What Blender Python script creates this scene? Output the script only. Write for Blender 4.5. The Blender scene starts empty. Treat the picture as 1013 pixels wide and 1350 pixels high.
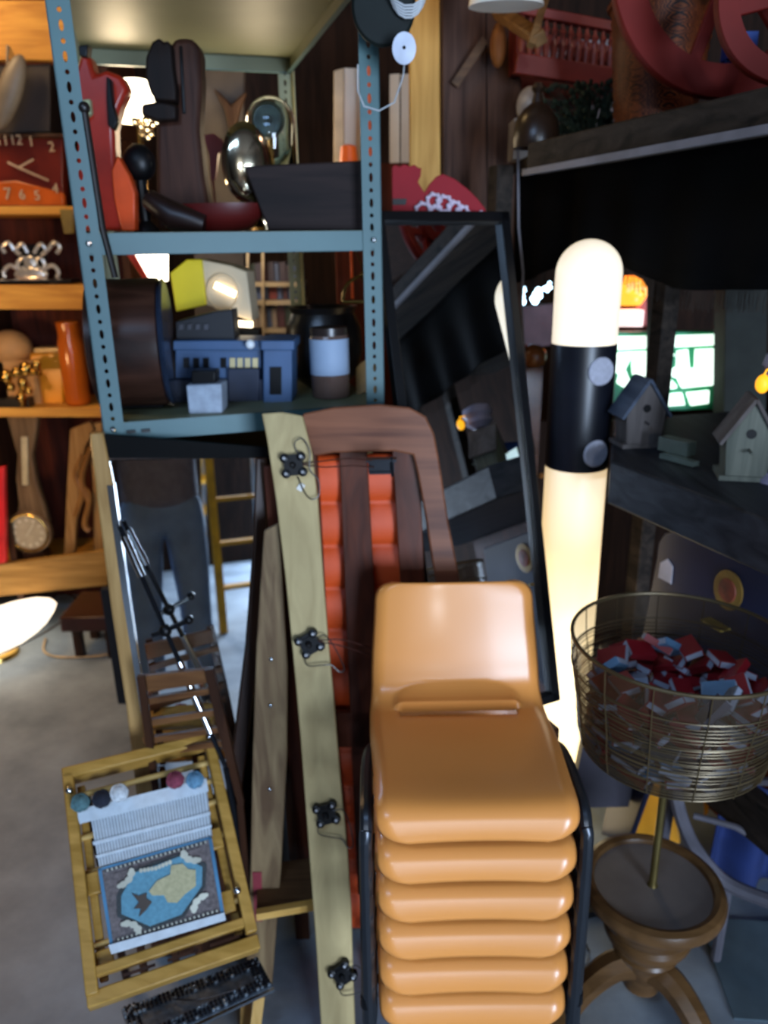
import bpy, bmesh, math, random
from mathutils import Vector as V, Matrix, noise
random.seed(7)
PI = math.pi
COL = bpy.context.scene.collection
# ------------------------------------------------------------------ camera
H = 1.65; FPX = 1016.0; TH = math.radians(18.8); PH = math.radians(.96)
_c, _s = math.cos(TH), math.sin(TH)
U0 = V((0, _s, _c)); XX = V((1, 0, 0)); CF = V((0, _c, -_s))
CR = math.cos(PH)*XX - math.sin(PH)*U0
CU = math.cos(PH)*U0 + math.sin(PH)*XX
CP = V((0, 0, H))
cam_d = bpy.data.cameras.new('camera'); cam = bpy.data.objects.new('camera', cam_d); COL.objects.link(cam)
cam.matrix_world = Matrix.Translation(CP) @ Matrix((CR, CU, -CF)).transposed().to_4x4()
cam_d.sensor_fit = 'VERTICAL'; cam_d.sensor_height = 36; cam_d.lens = FPX/1350*36
cam_d.clip_start = .01
bpy.context.scene.camera = cam
# measured positions: the point seen at (px, py) at forward distance Y, at height z, or on a plane (point, normal)
def ray(px, py): return CF + (px-506.5)/FPX*CR - (py-675)/FPX*CU
def at(px, py, Y=None, z=None, pl=None):
    d = ray(px, py)
    if Y is not None: t = Y/d.y
    elif z is not None: t = (z-H)/d.z
    else: t = (pl[0]-CP).dot(pl[1])/d.dot(pl[1])
    return CP + t*d
# ------------------------------------------------------------------ materials
def lin(h):
    h = h.lstrip('#'); o = []
    for i in (0, 2, 4):
        x = int(h[i:i+2], 16)/255
        o.append(x/12.92 if x <= .04045 else ((x+.055)/1.055)**2.4)
    return (*o, 1)
MATS = {}
def base(name):
    m = bpy.data.materials.new(name); m.use_nodes = True
    return m, m.node_tree.nodes, m.node_tree.links, m.node_tree.nodes['Principled BSDF']
def coords(n, l, scale):
    tc = n.new('ShaderNodeTexCoord'); mp = n.new('ShaderNodeMapping')
    mp.inputs['Scale'].default_value = scale
    l.new(tc.outputs['Object'], mp.inputs['Vector']); return mp.outputs['Vector']
def plain(name, col, rough=.5, metal=0, var=.25, scale=12, bump=.0, coat=0, spec=.5):
    if name in MATS: return MATS[name]
    m, n, l, b = base(name); c = lin(col)
    b.inputs['Roughness'].default_value = rough; b.inputs['Metallic'].default_value = metal
    b.inputs['Specular IOR Level'].default_value = spec
    if coat: b.inputs['Coat Weight'].default_value = coat; b.inputs['Coat Roughness'].default_value = .12
    no = n.new('ShaderNodeTexNoise'); no.inputs['Scale'].default_value = scale; no.inputs['Detail'].default_value = 5
    l.new(coords(n, l, (1, 1, 1)), no.inputs['Vector'])
    r = n.new('ShaderNodeValToRGB'); l.new(no.outputs['Fac'], r.inputs['Fac'])
    r.color_ramp.elements[0].position = .3; r.color_ramp.elements[1].position = .7
    r.color_ramp.elements[0].color = (c[0]*(1-var), c[1]*(1-var), c[2]*(1-var), 1)
    r.color_ramp.elements[1].color = (min(1, c[0]*(1+var)), min(1, c[1]*(1+var)), min(1, c[2]*(1+var)), 1)
    l.new(r.outputs['Color'], b.inputs['Base Color'])
    if bump:
        bp = n.new('ShaderNodeBump'); bp.inputs['Strength'].default_value = bump; bp.inputs['Distance'].default_value = .01
        l.new(no.outputs['Fac'], bp.inputs['Height']); l.new(bp.outputs['Normal'], b.inputs['Normal'])
    MATS[name] = m; return m
def wood(name, c1, c2, axis='Z', rough=.55, sc=1.0, bump=.15, knots=True):
    if name in MATS: return MATS[name]
    m, n, l, b = base(name)
    k = {'X': (1.2, 14, 14), 'Y': (14, 1.2, 14), 'Z': (14, 14, 1.2)}[axis]
    vec = coords(n, l, tuple(v*sc for v in k))
    no = n.new('ShaderNodeTexNoise'); no.inputs['Scale'].default_value = 2.2; no.inputs['Detail'].default_value = 7; no.inputs['Distortion'].default_value = 1.1
    l.new(vec, no.inputs['Vector'])
    r = n.new('ShaderNodeValToRGB'); l.new(no.outputs['Fac'], r.inputs['Fac'])
    r.color_ramp.elements[0].position = .32; r.color_ramp.elements[1].position = .68
    r.color_ramp.elements[0].color = lin(c1); r.color_ramp.elements[1].color = lin(c2)
    l.new(r.outputs['Color'], b.inputs['Base Color'])
    b.inputs['Roughness'].default_value = rough; b.inputs['Specular IOR Level'].default_value = .22
    bp = n.new('ShaderNodeBump'); bp.inputs['Strength'].default_value = bump; bp.inputs['Distance'].default_value = .004
    l.new(no.outputs['Fac'], bp.inputs['Height']); l.new(bp.outputs['Normal'], b.inputs['Normal'])
    MATS[name] = m; return m
def emit(name, col, s):
    if name in MATS: return MATS[name]
    m, n, l, b = base(name); b.inputs['Base Color'].default_value = lin(col)
    b.inputs['Emission Color'].default_value = lin(col); b.inputs['Emission Strength'].default_value = s
    MATS[name] = m; return m
def glass(name, col, rough=.03, ior=1.45):
    if name in MATS: return MATS[name]
    m, n, l, b = base(name); b.inputs['Base Color'].default_value = lin(col)
    b.inputs['Transmission Weight'].default_value = 1; b.inputs['Roughness'].default_value = rough; b.inputs['IOR'].default_value = ior
    MATS[name] = m; return m
def sheer(name, col, a, rough=.2):
    if name in MATS: return MATS[name]
    m, n, l, b = base(name); b.inputs['Base Color'].default_value = lin(col); b.inputs['Alpha'].default_value = a
    b.inputs['Roughness'].default_value = rough
    MATS[name] = m; return m
def mirror_mat():
    m, n, l, b = base('mirror_silver'); b.inputs['Base Color'].default_value = (.86, .89, .9, 1)
    b.inputs['Metallic'].default_value = 1; b.inputs['Roughness'].default_value = .015; return m
# ------------------------------------------------------------------ mesh builder
class G:
    def __init__(s): s.bm = bmesh.new(); s.mi = 0
    def face(s, vs):
        try: f = s.bm.faces.new(vs); f.material_index = s.mi; return f
        except ValueError: return None
    def vs(s, pts): return [s.bm.verts.new(p) for p in pts]
    def frame8(s, a, b):    # two quads
        A = s.vs(a); B = s.vs(b); s.face(A[::-1]); s.face(B)
        for i in range(4): j = (i+1) % 4; s.face([A[i], A[j], B[j], B[i]])
    def box(s, c, d, rot=0, M=None):
        c = V(c); x, y, z = d[0]/2, d[1]/2, d[2]/2
        R = M if M is not None else Matrix.Rotation(rot, 3, 'Z')
        q = [c + R @ V((sx*x, sy*y, -z)) for sx, sy in ((-1, -1), (1, -1), (1, 1), (-1, 1))]
        t = [c + R @ V((sx*x, sy*y, z)) for sx, sy in ((-1, -1), (1, -1), (1, 1), (-1, 1))]
        s.frame8(q, t); return s
    def bar(s, p0, p1, w, t, n=(0, -1, 0)):    # w across, t along n
        p0, p1 = V(p0), V(p1); d = (p1-p0).normalized(); n = V(n); n = (n - d*n.dot(d)).normalized(); a = d.cross(n)
        f = lambda p: [p+a*x*w/2+n*y*t/2 for x, y in ((-1, -1), (1, -1), (1, 1), (-1, 1))]
        s.frame8(f(p0), f(p1)); return s
    def tube(s, pts, r, seg=8, closed=False):
        pts = [V(p) for p in pts]; n = len(pts); rs = r if isinstance(r, (list, tuple)) else [r]*n
        rings = []; prev = None
        for i, p in enumerate(pts):
            if closed: d = pts[(i+1) % n]-pts[i-1]
            else: d = pts[min(i+1, n-1)]-pts[max(i-1, 0)]
            d.normalize()
            if prev is None:
                a = d.orthogonal().normalized()
            else:
                a = (prev - d*prev.dot(d))
                a = a.normalized() if a.length > 1e-6 else d.orthogonal().normalized()
            prev = a; b = d.cross(a)
            rings.append(s.vs([p+(a*math.cos(2*PI*k/seg)+b*math.sin(2*PI*k/seg))*rs[i] for k in range(seg)]))
        for i in range(n if closed else n-1):
            A, B = rings[i], rings[(i+1) % n]
            off = 0
            if closed and i == n-1:
                off = min(range(seg), key=lambda o: (A[0].co-B[o].co).length)
            for k in range(seg):
                s.face([A[k], A[(k+1) % seg], B[(k+1+off) % seg], B[(k+off) % seg]])
        if not closed: s.face(rings[0][::-1]); s.face(rings[-1])
        return s
    def lathe(s, prof, c, seg=32, M=None, caps=True, sx=1, sy=1):
        c = V(c); M = M or Matrix.Identity(3); rings = []
        for r, z in prof:
            rings.append(s.vs([c+M @ V((max(r, 1e-4)*sx*math.cos(2*PI*k/seg), max(r, 1e-4)*sy*math.sin(2*PI*k/seg), z)) for k in range(seg)]))
        for A, B in zip(rings, rings[1:]):
            for k in range(seg): s.face([A[k], A[(k+1) % seg], B[(k+1) % seg], B[k]])
        if caps: s.face(rings[0][::-1]); s.face(rings[-1])
        return s
    def ball(s, c, r, seg=16, n=10, M=None):
        if not isinstance(r, (tuple, list)): r = (r, r, r)
        M = M or Matrix.Identity(3)
        S = M @ Matrix.Diagonal(r)
        prof = [(math.sin(PI*i/n), -math.cos(PI*i/n)) for i in range(n+1)]
        return s.lathe(prof, c, seg, M=S, caps=False)
    def prism(s, pts, vec):
        A = s.vs(pts); B = s.vs([V(p)+V(vec) for p in pts]); n = len(A)
        s.face(A); s.face(B[::-1])
        for i in range(n): j = (i+1) % n; s.face([A[j], A[i], B[i], B[j]])
        return s
    def pp(s, px, Y, t):          # outline standing upright at distance Y, extruded back by t
        return s.prism([at(x, y, Y=Y) for x, y in px], (0, t, 0))
    def pl(s, px, plane, t):
        return s.prism([at(x, y, pl=plane) for x, y in px], -plane[1]*t)
    def grid(s, fn, nu, nv):
        g = [[s.bm.verts.new(fn(i/nu, j/nv)) for i in range(nu+1)] for j in range(nv+1)]
        for j in range(nv):
            for i in range(nu): s.face([g[j][i], g[j][i+1], g[j+1][i+1], g[j+1][i]])
        return s
    def text(s, txt, size, M4, depth=.001):
        cu = bpy.data.curves.new('t', 'FONT'); cu.body = txt; cu.size = size; cu.extrude = depth; cu.align_x = 'CENTER'; cu.align_y = 'CENTER'
        ob = bpy.data.objects.new('t', cu); COL.objects.link(ob)
        dg = bpy.context.evaluated_depsgraph_get(); me = bpy.data.meshes.new_from_object(ob.evaluated_get(dg))
        vs = [s.bm.verts.new(M4 @ v.co) for v in me.vertices]
        for p in me.polygons: s.face([vs[i] for i in p.vertices])
        bpy.data.objects.remove(ob); bpy.data.curves.remove(cu); bpy.data.meshes.remove(me); return s
def wl(o):
    p = V((0, 0, 0))
    while o: p += o.location; o = o.parent
    return p
def mesh(name, g, mats, off=V((0, 0, 0)), smooth=True, ang=35, bevel=0):
    me = bpy.data.meshes.new(name)
    if g.bm.faces: bmesh.ops.recalc_face_normals(g.bm, faces=g.bm.faces)
    for v in g.bm.verts: v.co -= off
    g.bm.to_mesh(me); g.bm.free()
    for m in (mats if isinstance(mats, (list, tuple)) else [mats]): me.materials.append(m)
    if smooth:
        for p in me.polygons: p.use_smooth = True
        me.set_sharp_from_angle(angle=math.radians(ang))
    o = bpy.data.objects.new(name, me); COL.objects.link(o)
    if bevel:
        md = o.modifiers.new('bevel', 'BEVEL'); md.width = bevel; md.segments = 2; md.limit_method = 'ANGLE'; md.angle_limit = math.radians(40)
    return o
def thing(name, label, cat, loc, group=None):
    o = bpy.data.objects.new(name, None); o.empty_display_size = .05; COL.objects.link(o); o.location = loc
    o['label'] = label; o['category'] = cat
    if group: o['group'] = group
    return o
def part(name, g, mat, parent, label=None, **k):
    o = mesh(name, g, mat, wl(parent), **k); o.parent = parent
    if label: o['label'] = label
    return o
def solo(name, g, mat, label, cat, group=None, kind=None, **k):
    xs = [v.co.copy() for v in g.bm.verts]
    lo = V((min(p.x for p in xs), min(p.y for p in xs), min(p.z for p in xs))); hi = V((max(p.x for p in xs), max(p.y for p in xs), max(p.z for p in xs)))
    off = V(((lo.x+hi.x)/2, (lo.y+hi.y)/2, lo.z))
    o = mesh(name, g, mat, off, **k); o.location = off
    o['label'] = label; o['category'] = cat
    if group: o['group'] = group
    if kind: o['kind'] = kind
    return o
def struct(name, g, mat, **k):
    o = mesh(name, g, mat, **k); o['kind'] = 'structure'; return o
def dup(o, parent=None):
    c = o.copy(); COL.objects.link(c); c.parent = parent
    for ch in o.children: dup(ch, c)
    return c
def lamp(name, kind, loc, energy, col, size=.1, to=None, size_y=None):
    d = bpy.data.lights.new(name, kind); d.energy = energy; d.color = col
    if kind == 'AREA':
        d.size = size
        if size_y: d.shape = 'RECTANGLE'; d.size_y = size_y
    else: d.shadow_soft_size = size
    o = bpy.data.objects.new(name, d); COL.objects.link(o); o.location = loc
    if to is not None: o.rotation_euler = (V(to)-V(loc)).to_track_quat('-Z', 'Y').to_euler()
    return o
def smoothpts(pts, n=6, closed=False):
    pts = [V(p) for p in pts]; out = []; m = len(pts)
    for i in range(m if closed else m-1):
        g = (lambda k: pts[k % m]) if closed else (lambda k: pts[max(0, min(m-1, k))])
        p0, p1, p2, p3 = g(i-1), g(i), g(i+1), g(i+2)
        for k in range(n):
            t = k/n
            out.append(.5*((2*p1)+(p2-p0)*t+(2*p0-5*p1+4*p2-p3)*t*t+(3*p1-p0-3*p2+p3)*t**3))
    if not closed: out.append(pts[-1])
    return out
# common materials
pine = wood('pine', '#b98a3e', '#d2a860', 'X'); pineZ = wood('pine_upright', '#b58a48', '#cba364', 'Z')
darkwood = wood('dark_wood', '#23130c', '#3d2416', 'Z', .35)
black = plain('black_paint', '#08080a', .4, spec=.25)
steel = plain('chrome', '#c8ccd0', .15, 1, .05)
brass = plain('brass', '#b89550', .25, 1, .1)
white = plain('white_paint', '#d8d5cd', .5, var=.06)
mirror = mirror_mat()
# ------------------------------------------------------------------ the room
g = G(); g.box((.2, .6, -.05), (7, 9.2, .1))
fl, n, l, b = base('concrete_floor')
vec = coords(n, l, (1, 1, 1)); n1 = n.new('ShaderNodeTexNoise'); n1.inputs['Scale'].default_value = 2.3; n1.inputs['Detail'].default_value = 9; n1.inputs['Roughness'].default_value = .62
l.new(vec, n1.inputs['Vector']); r = n.new('ShaderNodeValToRGB'); l.new(n1.outputs['Fac'], r.inputs['Fac'])
r.color_ramp.elements[0].position = .35; r.color_ramp.elements[1].position = .68
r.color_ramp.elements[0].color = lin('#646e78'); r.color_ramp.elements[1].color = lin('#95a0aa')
l.new(r.outputs['Color'], b.inputs['Base Color']); b.inputs['Roughness'].default_value = .55
n2 = n.new('ShaderNodeTexNoise'); n2.inputs['Scale'].default_value = 30; n2.inputs['Detail'].default_value = 6; l.new(vec, n2.inputs['Vector'])
bp = n.new('ShaderNodeBump'); bp.inputs['Strength'].default_value = .25; bp.inputs['Distance'].default_value = .004; l.new(n2.outputs['Fac'], bp.inputs['Height']); l.new(bp.outputs['Normal'], b.inputs['Normal'])
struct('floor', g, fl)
barn = wood('barn_boards', '#1d120c', '#38241a', 'Z', .8, bump=.4)
redwall = wood('red_brown_boards', '#3a160c', '#5a2414', 'Z', .7)
def planks(g, p0, p1, z0, z1, w=.18, t=.03):
    p0, p1 = V((*p0, 0)), V((*p1, 0)); L = (p1-p0).length; d = (p1-p0)/L; k = int(L/w)+1; w = L/k; nrm = V((-d.y, d.x, 0))
    for i in range(k):
        c = p0+d*(w*(i+.5)); g.bar(c+V((0, 0, z0)), c+V((0, 0, z1)), w-.006, t+.004*(i % 3), nrm)
    q = [p0+nrm*(t*1.2), p1+nrm*(t*1.2)]
    g.bar(q[0]+V((0, 0, (z0+z1)/2)), q[1]+V((0, 0, (z0+z1)/2)), z1-z0, .02, nrm)
g = G(); planks(g, (3.7, 4.3), (-3.3, 4.3), 0, 3.1); struct('wall_back', g, barn)
g = G(); planks(g, (-3.3, 4.3), (-3.3, -4), 0, 3.1); struct('wall_left', g, barn)
g = G(); planks(g, (3.7, -4), (3.7, 4.3), 0, 3.1); struct('wall_right', g, barn)
g = G(); planks(g, (-3.3, -4), (1.3, -4), 0, 3.1); planks(g, (2.9, -4), (3.7, -4), 0, 3.1); planks(g, (1.3, -4), (2.9, -4), 2.2, 3.1); struct('wall_front', g, barn)
g = G(); g.box((.2, .15, 3.15), (7, 8.4, .1)); struct('ceiling', g, barn)
g = G()
for x in (-2.2, -1, 1.6, 2.8): g.box((x, .15, 3.03), (.12, 8.3, .14))
struct('trim_1', g, barn)
# big barn post: its warm-lit left face coloured yellow, beside a wide weathered face
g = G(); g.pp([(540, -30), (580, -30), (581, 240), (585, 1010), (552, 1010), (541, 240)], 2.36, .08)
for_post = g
o = solo('lit_post_face', g, wood('lit_pine', '#a07434', '#c59a52', 'Z', .6), 'pine post coloured as the warm-lit face of the barn post, behind the red cut-out', 'post', bevel=.003)
g = G()
for a, b2, dz in ((583, 640, 0), (641, 686, .006)):
    g.pp([(a, -60), (b2, -60), (b2+3, 330), (b2+8, 1000), (a+8, 1000), (a+3, 330)], 2.46+dz, .05)
solo('plank_wall', g, wood('weathered_planks', '#3b2a24', '#63493d', 'Z', .8, bump=.5), 'weathered grey brown vertical planks right of the pale post', 'wood panel', bevel=.002)

# ------------------------------------------------------------------ slotted steel rack
teal = plain('teal_grey_enamel', '#3f6265', .5, 0, .1, 5)
RO = V((-.585, 1.585, 0)); RA = V((.96, .28, 0)).normalized(); RB = V((-RA.y, RA.x, 0)); RW = .615; RD = .95
def rk(a, b, z): return RO + RA*a + RB*b + V((0, 0, z))
def slot_plate(g, org, ax, az, W, L, nrm, t=.0025, pitch=.021, start=.012):
    """a flange of width W and length L along az with round and long holes in turn"""
    z = 0; k = 0; rx = .0042; n = 12
    def P(u, v, d): return org + ax*u + az*v + nrm*d
    while z < L-1e-4:
        h = min(pitch*(1.35 if k % 2 else 1), L-z); ry = .0045 if k % 2 == 0 else .0095
        hole = h > ry*2+.004
        for d in (0, t):
            if not hole:
                g.face(g.vs([P(0, z, d), P(W, z, d), P(W, z+h, d), P(0, z+h, d)])); continue
            ring = g.vs([P(W*.52+rx*math.cos(2*PI*i/n+PI/4), z+h/2+ry*math.sin(2*PI*i/n+PI/4), d) for i in range(n)])
            sq = []
            for i in range(n):
                a = 2*PI*i/n+PI/4; cx, sy = math.cos(a), math.sin(a); m = max(abs(cx), abs(sy))
                u = W/2+cx/m*W/2; v = z+h/2+sy/m*h/2; sq.append(P(u, v, d))
            sq = g.vs(sq)
            for i in range(n): j = (i+1) % n; g.face([ring[i], ring[j], sq[j], sq[i]])
            if d == 0: r0 = ring
            else:
                for i in range(n): j = (i+1) % n; g.face([r0[i], r0[j], ring[j], ring[i]])
        z += h; k += 1
    for u in (0, W):
        g.face(g.vs([P(u, 0, 0), P(u, 0, t), P(u, L, t), P(u, L, 0)]))
rack = thing('metal_shelf_rack', 'teal grey slotted steel shelf rack loaded with bric-a-brac', 'shelf rack', rk(RW/2, RD/2, 1.2))
Z0, Z1 = 1.215, 2.62
for ia, ib in ((0, 0), (1, 0), (0, 1), (1, 1)):
    g = G(); c = rk(ia*RW, ib*RD, Z0); up = V((0, 0, 1))
    sa = RA if ia == 0 else -RA; sb = RB if ib == 0 else -RB
    slot_plate(g, c, sa, up, .042, Z1-Z0, sb*1.0); slot_plate(g, c, sb, up, .042, Z1-Z0, sa*1.0)
    part('post', g, teal if ib == 0 else plain('warm_lit_post_enamel', '#8e9272', .5, 0, .1, 5), rack, smooth=False)  # rear posts in olive, the warm light on them put into the colour
olive = plain('warm_lit_enamel', '#6f7356', .5, 0, .1, 5)  # warm light on the lower faces coloured into the shelf panels
def shelf(z, lip=.042):
    g = G()
    t = .0015
    def quad(a0, b0, a1, b1, z0, z1): g.frame8([rk(a0, b0, z0), rk(a1, b0, z0), rk(a1, b1, z0), rk(a0, b1, z0)], [rk(a0, b0, z1), rk(a1, b0, z1), rk(a1, b1, z1), rk(a0, b1, z1)])
    e = .004
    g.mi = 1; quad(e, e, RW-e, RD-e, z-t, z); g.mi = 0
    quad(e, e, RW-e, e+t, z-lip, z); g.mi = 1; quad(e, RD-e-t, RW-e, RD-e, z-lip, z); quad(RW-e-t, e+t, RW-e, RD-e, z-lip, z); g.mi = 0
    quad(e, e, e+t, RD-e, z-lip, z)
    # folded return of the lips
    quad(e, e, RW-e, e+.014, z-lip, z-lip+t); quad(e, RD-e-.014, RW-e, RD-e, z-lip, z-lip+t)
    quad(RW-e-.014, e, RW-e, RD-e, z-lip, z-lip+t); quad(e, e, e+.014, RD-e, z-lip, z-lip+t)
    return part('shelf', g, [teal, olive], rack, smooth=False)
ZS = (1.315, 1.690, 2.205)
for z in ZS: s_ = shelf(z)
# bolt plates at the two left corners of the lowest shelf, with slots in the lip
for a, z in ((.02, ZS[0]-.012), (.02, ZS[0]-.03), (.02, ZS[1]-.02), (.02, ZS[2]-.02), (RW-.02, ZS[1]-.02), (RW-.02, ZS[2]-.02)):
    g = G(); g.lathe([(.0055, 0), (.0055, .003), (.003, .005)], rk(a, -.004, z), 6, M=Matrix((RA, V((0, 0, 1)), -RB)).transposed()); part('bolt', g, steel, rack)
for a in (.055, .085):
    g = G(); g.box(rk(a, .001, ZS[0]-.021), (.018, .008, .006), M=Matrix((RA, RB, V((0, 0, 1)))).transposed()); part('slot', g, black, rack, 'black oblong slot in the shelf lip')
# black lacquer cabinet under the rack
cab = thing('black_cabinet', 'black lacquered cabinet with curved glossy top under the teal rack', 'cabinet', rk(.3, .45, 0))
lac = plain('black_lacquer', '#0a090a', .07, 0, .1, spec=.8)
def cabpoly(o, z): return [rk(.03-o+(.56+2*o)*i/12, .06-.035*math.sin(PI*i/12)-o, z) for i in range(13)] + [rk(.59+o, .85, z), rk(.03-o, .85, z)]
g = G(); g.prism(cabpoly(0, .06), (0, 0, 1.125)); part('body', g, lac, cab)
g = G(); g.prism(cabpoly(.012, 1.185), (0, 0, .028)); part('top', g, lac, cab, bevel=.006)
g = G(); g.prism(cabpoly(-.03, 0), (0, 0, .06)); part('plinth', g, lac, cab)
# ------------------------------------------------------------------ stack of orange school chairs
orange = plain('orange_plastic', '#df9148', .32, 0, .04, 3, coat=.12)
tubemat = plain('dark_tube_steel', '#3a3d42', .3, .7, .1)
CX = .139; CYF = .985; CZ = .774
def chair():
    root = thing('stacking_chair', '', 'chair', (CX, 1.17, 0), 'orange plastic chairs in the stack')
    # profile in (y, z) from the rolled front lip over the seat up to the top of the back
    prof = smoothpts([(0, -.006, -.046), (0, -.004, -.028), (0, .006, -.008), (0, .03, .002), (0, .09, .001), (0, .18, -.008), (0, .27, -.022), (0, .33, -.024), (0, .364, -.004), (0, .382, .036), (0, .402, .095), (0, .424, .16), (0, .436, .198)], 6)
    cum = [0]
    for a, b in zip(prof, prof[1:]): cum.append(cum[-1]+(b-a).length)
    T = cum[-1]
    def P(s):
        s = max(0, min(T, s))
        for i in range(len(cum)-1):
            if s <= cum[i+1]: f = (s-cum[i])/(cum[i+1]-cum[i]); return prof[i].lerp(prof[i+1], f)
        return prof[-1]
    def W(s):
        f = s/T
        ks = ((0, .158), (.12, .161), (.5, .171), (.58, .172), (.68, .168), (1, .158))
        for (a, wa), (b, wb) in zip(ks, ks[1:]):
            if f <= b: t = (f-a)/(b-a); t = t*t*(3-2*t); return wa+(wb-wa)*t
        return .158
    g = G(); NU, NV = 60, 130; s0 = .366; hx = .118
    def fn(i, j):
        s = T*j; u = 2*i-1; w = W(s)
        r = .034
        for d in (s, T-s):
            if d < r: w = w-r+math.sqrt(max(0, r*r-(r-d)**2))
        p = P(s); q = P(min(T, s+.004)); q0 = P(max(0, s-.004)); tg = (q-q0).normalized(); nr = V((0, -tg.z, tg.y))
        x = u*w
        dist = w-abs(x); edge = 0
        if dist < .022: edge = -.012*(1-dist/.022)**2
        h = edge + .007*u*u*math.tanh((.36-s)/.05)
        # pressed hand-hold at the foot of the back: a bulge ending in a sharp step
        if abs(x) < hx+.012:
            fx = max(0, min(1, (hx+.012-abs(x))/.02)); fx = fx*fx*(3-2*fx)
            top = s0+.040-.022*(abs(x)/hx)**4
            if s0 <= s <= top+.02:
                f = max(0, min(1, (top+.02-s)/(top+.02-s0))); h += .017*fx*(f**.7)
            elif s0-.04 <= s < s0: h -= .004*fx*(1-(s0-s)/.04)
        return V((CX+x, CYF+p.y, CZ+p.z)) + nr*h
    vv = [[g.bm.verts.new(fn(i/NU, j/NV)) for i in range(NU+1)] for j in range(NV+1)]
    for j in range(NV):
        sm_ = T*(j+.5)/NV
        for i in range(NU):
            xm = (2*(i+.5)/NU-1)*W(sm_)
            if s0-.025 < sm_ < s0-.001 and abs(xm) < hx-.004: continue      # the open slot of the hand-hold
            g.face([vv[j][i], vv[j][i+1], vv[j+1][i+1], vv[j+1][i]])
    o = part('seat_shell', g, orange, root, ang=60)
    md = o.modifiers.new('thick', 'SOLIDIFY'); md.thickness = .005; md.offset = 0
    for sx in (-1, 1):
        x = CX+sx*.176; g = G()
        pts = [(x+sx*.006, CYF+.015, 0), (x+sx*.002, CYF+.012, CZ-.09), (x, CYF+.02, CZ-.045), (x, CYF+.05, CZ-.022), (x, CYF+.15, CZ-.022), (x-sx*.004, CYF+.20, CZ-.028), (x-sx*.012, CYF+.24, CZ-.05), (x-sx*.010, CYF+.28, CZ-.11), (x+sx*.004, CYF+.40, 0)]
        g.tube(smoothpts(pts, 5), .0108, 10); part('side_frame', g, tubemat, root)
        for y in (CYF+.015, CYF+.40):
            f = G(); f.lathe([(.012, 0), (.013, .004), (.012, .025)], (x+sx*.006, y, 0), 12); part('foot_cap', f, black, root)
    for y in (.09, .27):
        g = G(); g.tube([(CX-.174, CYF+y*.82, CZ-.03-.06*(y > .2)), (CX, CYF+y*.82, CZ-.035-.06*(y > .2)), (CX+.174, CYF+y*.82, CZ-.03-.06*(y > .2))], .008, 8); part('crossbar', g, tubemat, root)
    return root
ordn = ['topmost orange plastic school chair, its whole seat and backrest in view', 'orange plastic chair second from the top of the stack', 'orange plastic chair third from the top of the stack', 'orange plastic chair fourth from the top of the stack', 'orange plastic chair fifth from the top, second from the bottom of the stack', 'lowest orange plastic chair of the stack, just inside the bottom of the picture']
# build the lowest chair standing on the floor, then stack copies of it
STEP = .0795
CZ = .816-5*STEP
c0 = chair()
for k in range(5, -1, -1):
    o = c0 if k == 5 else dup(c0)
    o.location.z = (5-k)*STEP; o['label'] = ordn[k]

# ------------------------------------------------------------------ tall glowing bollard lamp
LY = 1.9; LC = at(774, 400, Y=LY); LX = LC.x; LR = .0773
lampt = thing('bollard_lamp', 'tall glowing white bollard lamp with black band and two round reflectors', 'lamp', (LX, LY, 0))
tm, n, l, b = base('glowing_tube'); b.inputs['Base Color'].default_value = lin('#efe2c8'); b.inputs['Roughness'].default_value = .35
tc = n.new('ShaderNodeTexCoord'); sp = n.new('ShaderNodeSeparateXYZ'); l.new(tc.outputs['Object'], sp.inputs['Vector'])
r = n.new('ShaderNodeValToRGB'); mr = n.new('ShaderNodeMapRange'); mr.inputs['From Max'].default_value = 1.7
l.new(sp.outputs['Z'], mr.inputs['Value']); l.new(mr.outputs['Result'], r.inputs['Fac']); e = r.color_ramp.elements
e[0].position = 0; e[0].color = (1, .70, .30, 1)
e[1].position = 1; e[1].color = (.93, .80, .60, 1)
for p_, c_ in ((.08, (1, .74, .36, 1)), (.30, (1, .80, .44, 1)), (.56, (1, .70, .34, 1)), (.70, (.96, .72, .42, 1)), (.85, (.97, .84, .66, 1))):
    x = e.new(p_); x.color = c_
r2 = n.new('ShaderNodeValToRGB'); l.new(mr.outputs['Result'], r2.inputs['Fac']); e = r2.color_ramp.elements
e[0].position = 0; e[0].color = (.6,)*3+(1,); e[1].position = 1; e[1].color = (.25,)*3+(1,)
for p_, c_ in ((.1, .8), (.35, .8), (.47, .56), (.54, .34), (.66, .25), (.72, .25), (.85, .28), (.95, .27)):
    x = e.new(p_); x.color = (c_,)*3+(1,)
mu = n.new('ShaderNodeMath'); mu.operation = 'MULTIPLY'; mu.inputs[1].default_value = 3.0
l.new(r2.outputs['Color'], mu.inputs[0]); l.new(r.outputs['Color'], b.inputs['Emission Color']); l.new(mu.outputs[0], b.inputs['Emission Strength'])
ztop = at(773, 315, Y=LY).z
zb1, zb0 = at(765, 459, Y=1.823).z, at(762, 622, Y=1.823).z
g = G(); prof = [(LR+.03, .004), (LR+.03, .02), (LR+.012, .06), (LR, .12), (LR, zb0)]; g.lathe(prof, (LX, LY, 0), 48)
part('lower_tube', g, tm, lampt)
g = G(); zc = ztop-LR; g.lathe([(LR, zb1)]+[(LR*math.cos(PI/2*i/10), zc+LR*math.sin(PI/2*i/10)) for i in range(11)], (LX, LY, 0), 48); part('domed_cap', g, tm, lampt)
g = G(); g.lathe([(LR+.001, zb0-.004), (LR+.0015, zb0), (LR+.0015, zb1), (LR+.001, zb1+.003)], (LX, LY, 0), 48); part('black_band', g, plain('band_black', '#10121a', .35), lampt)
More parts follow.
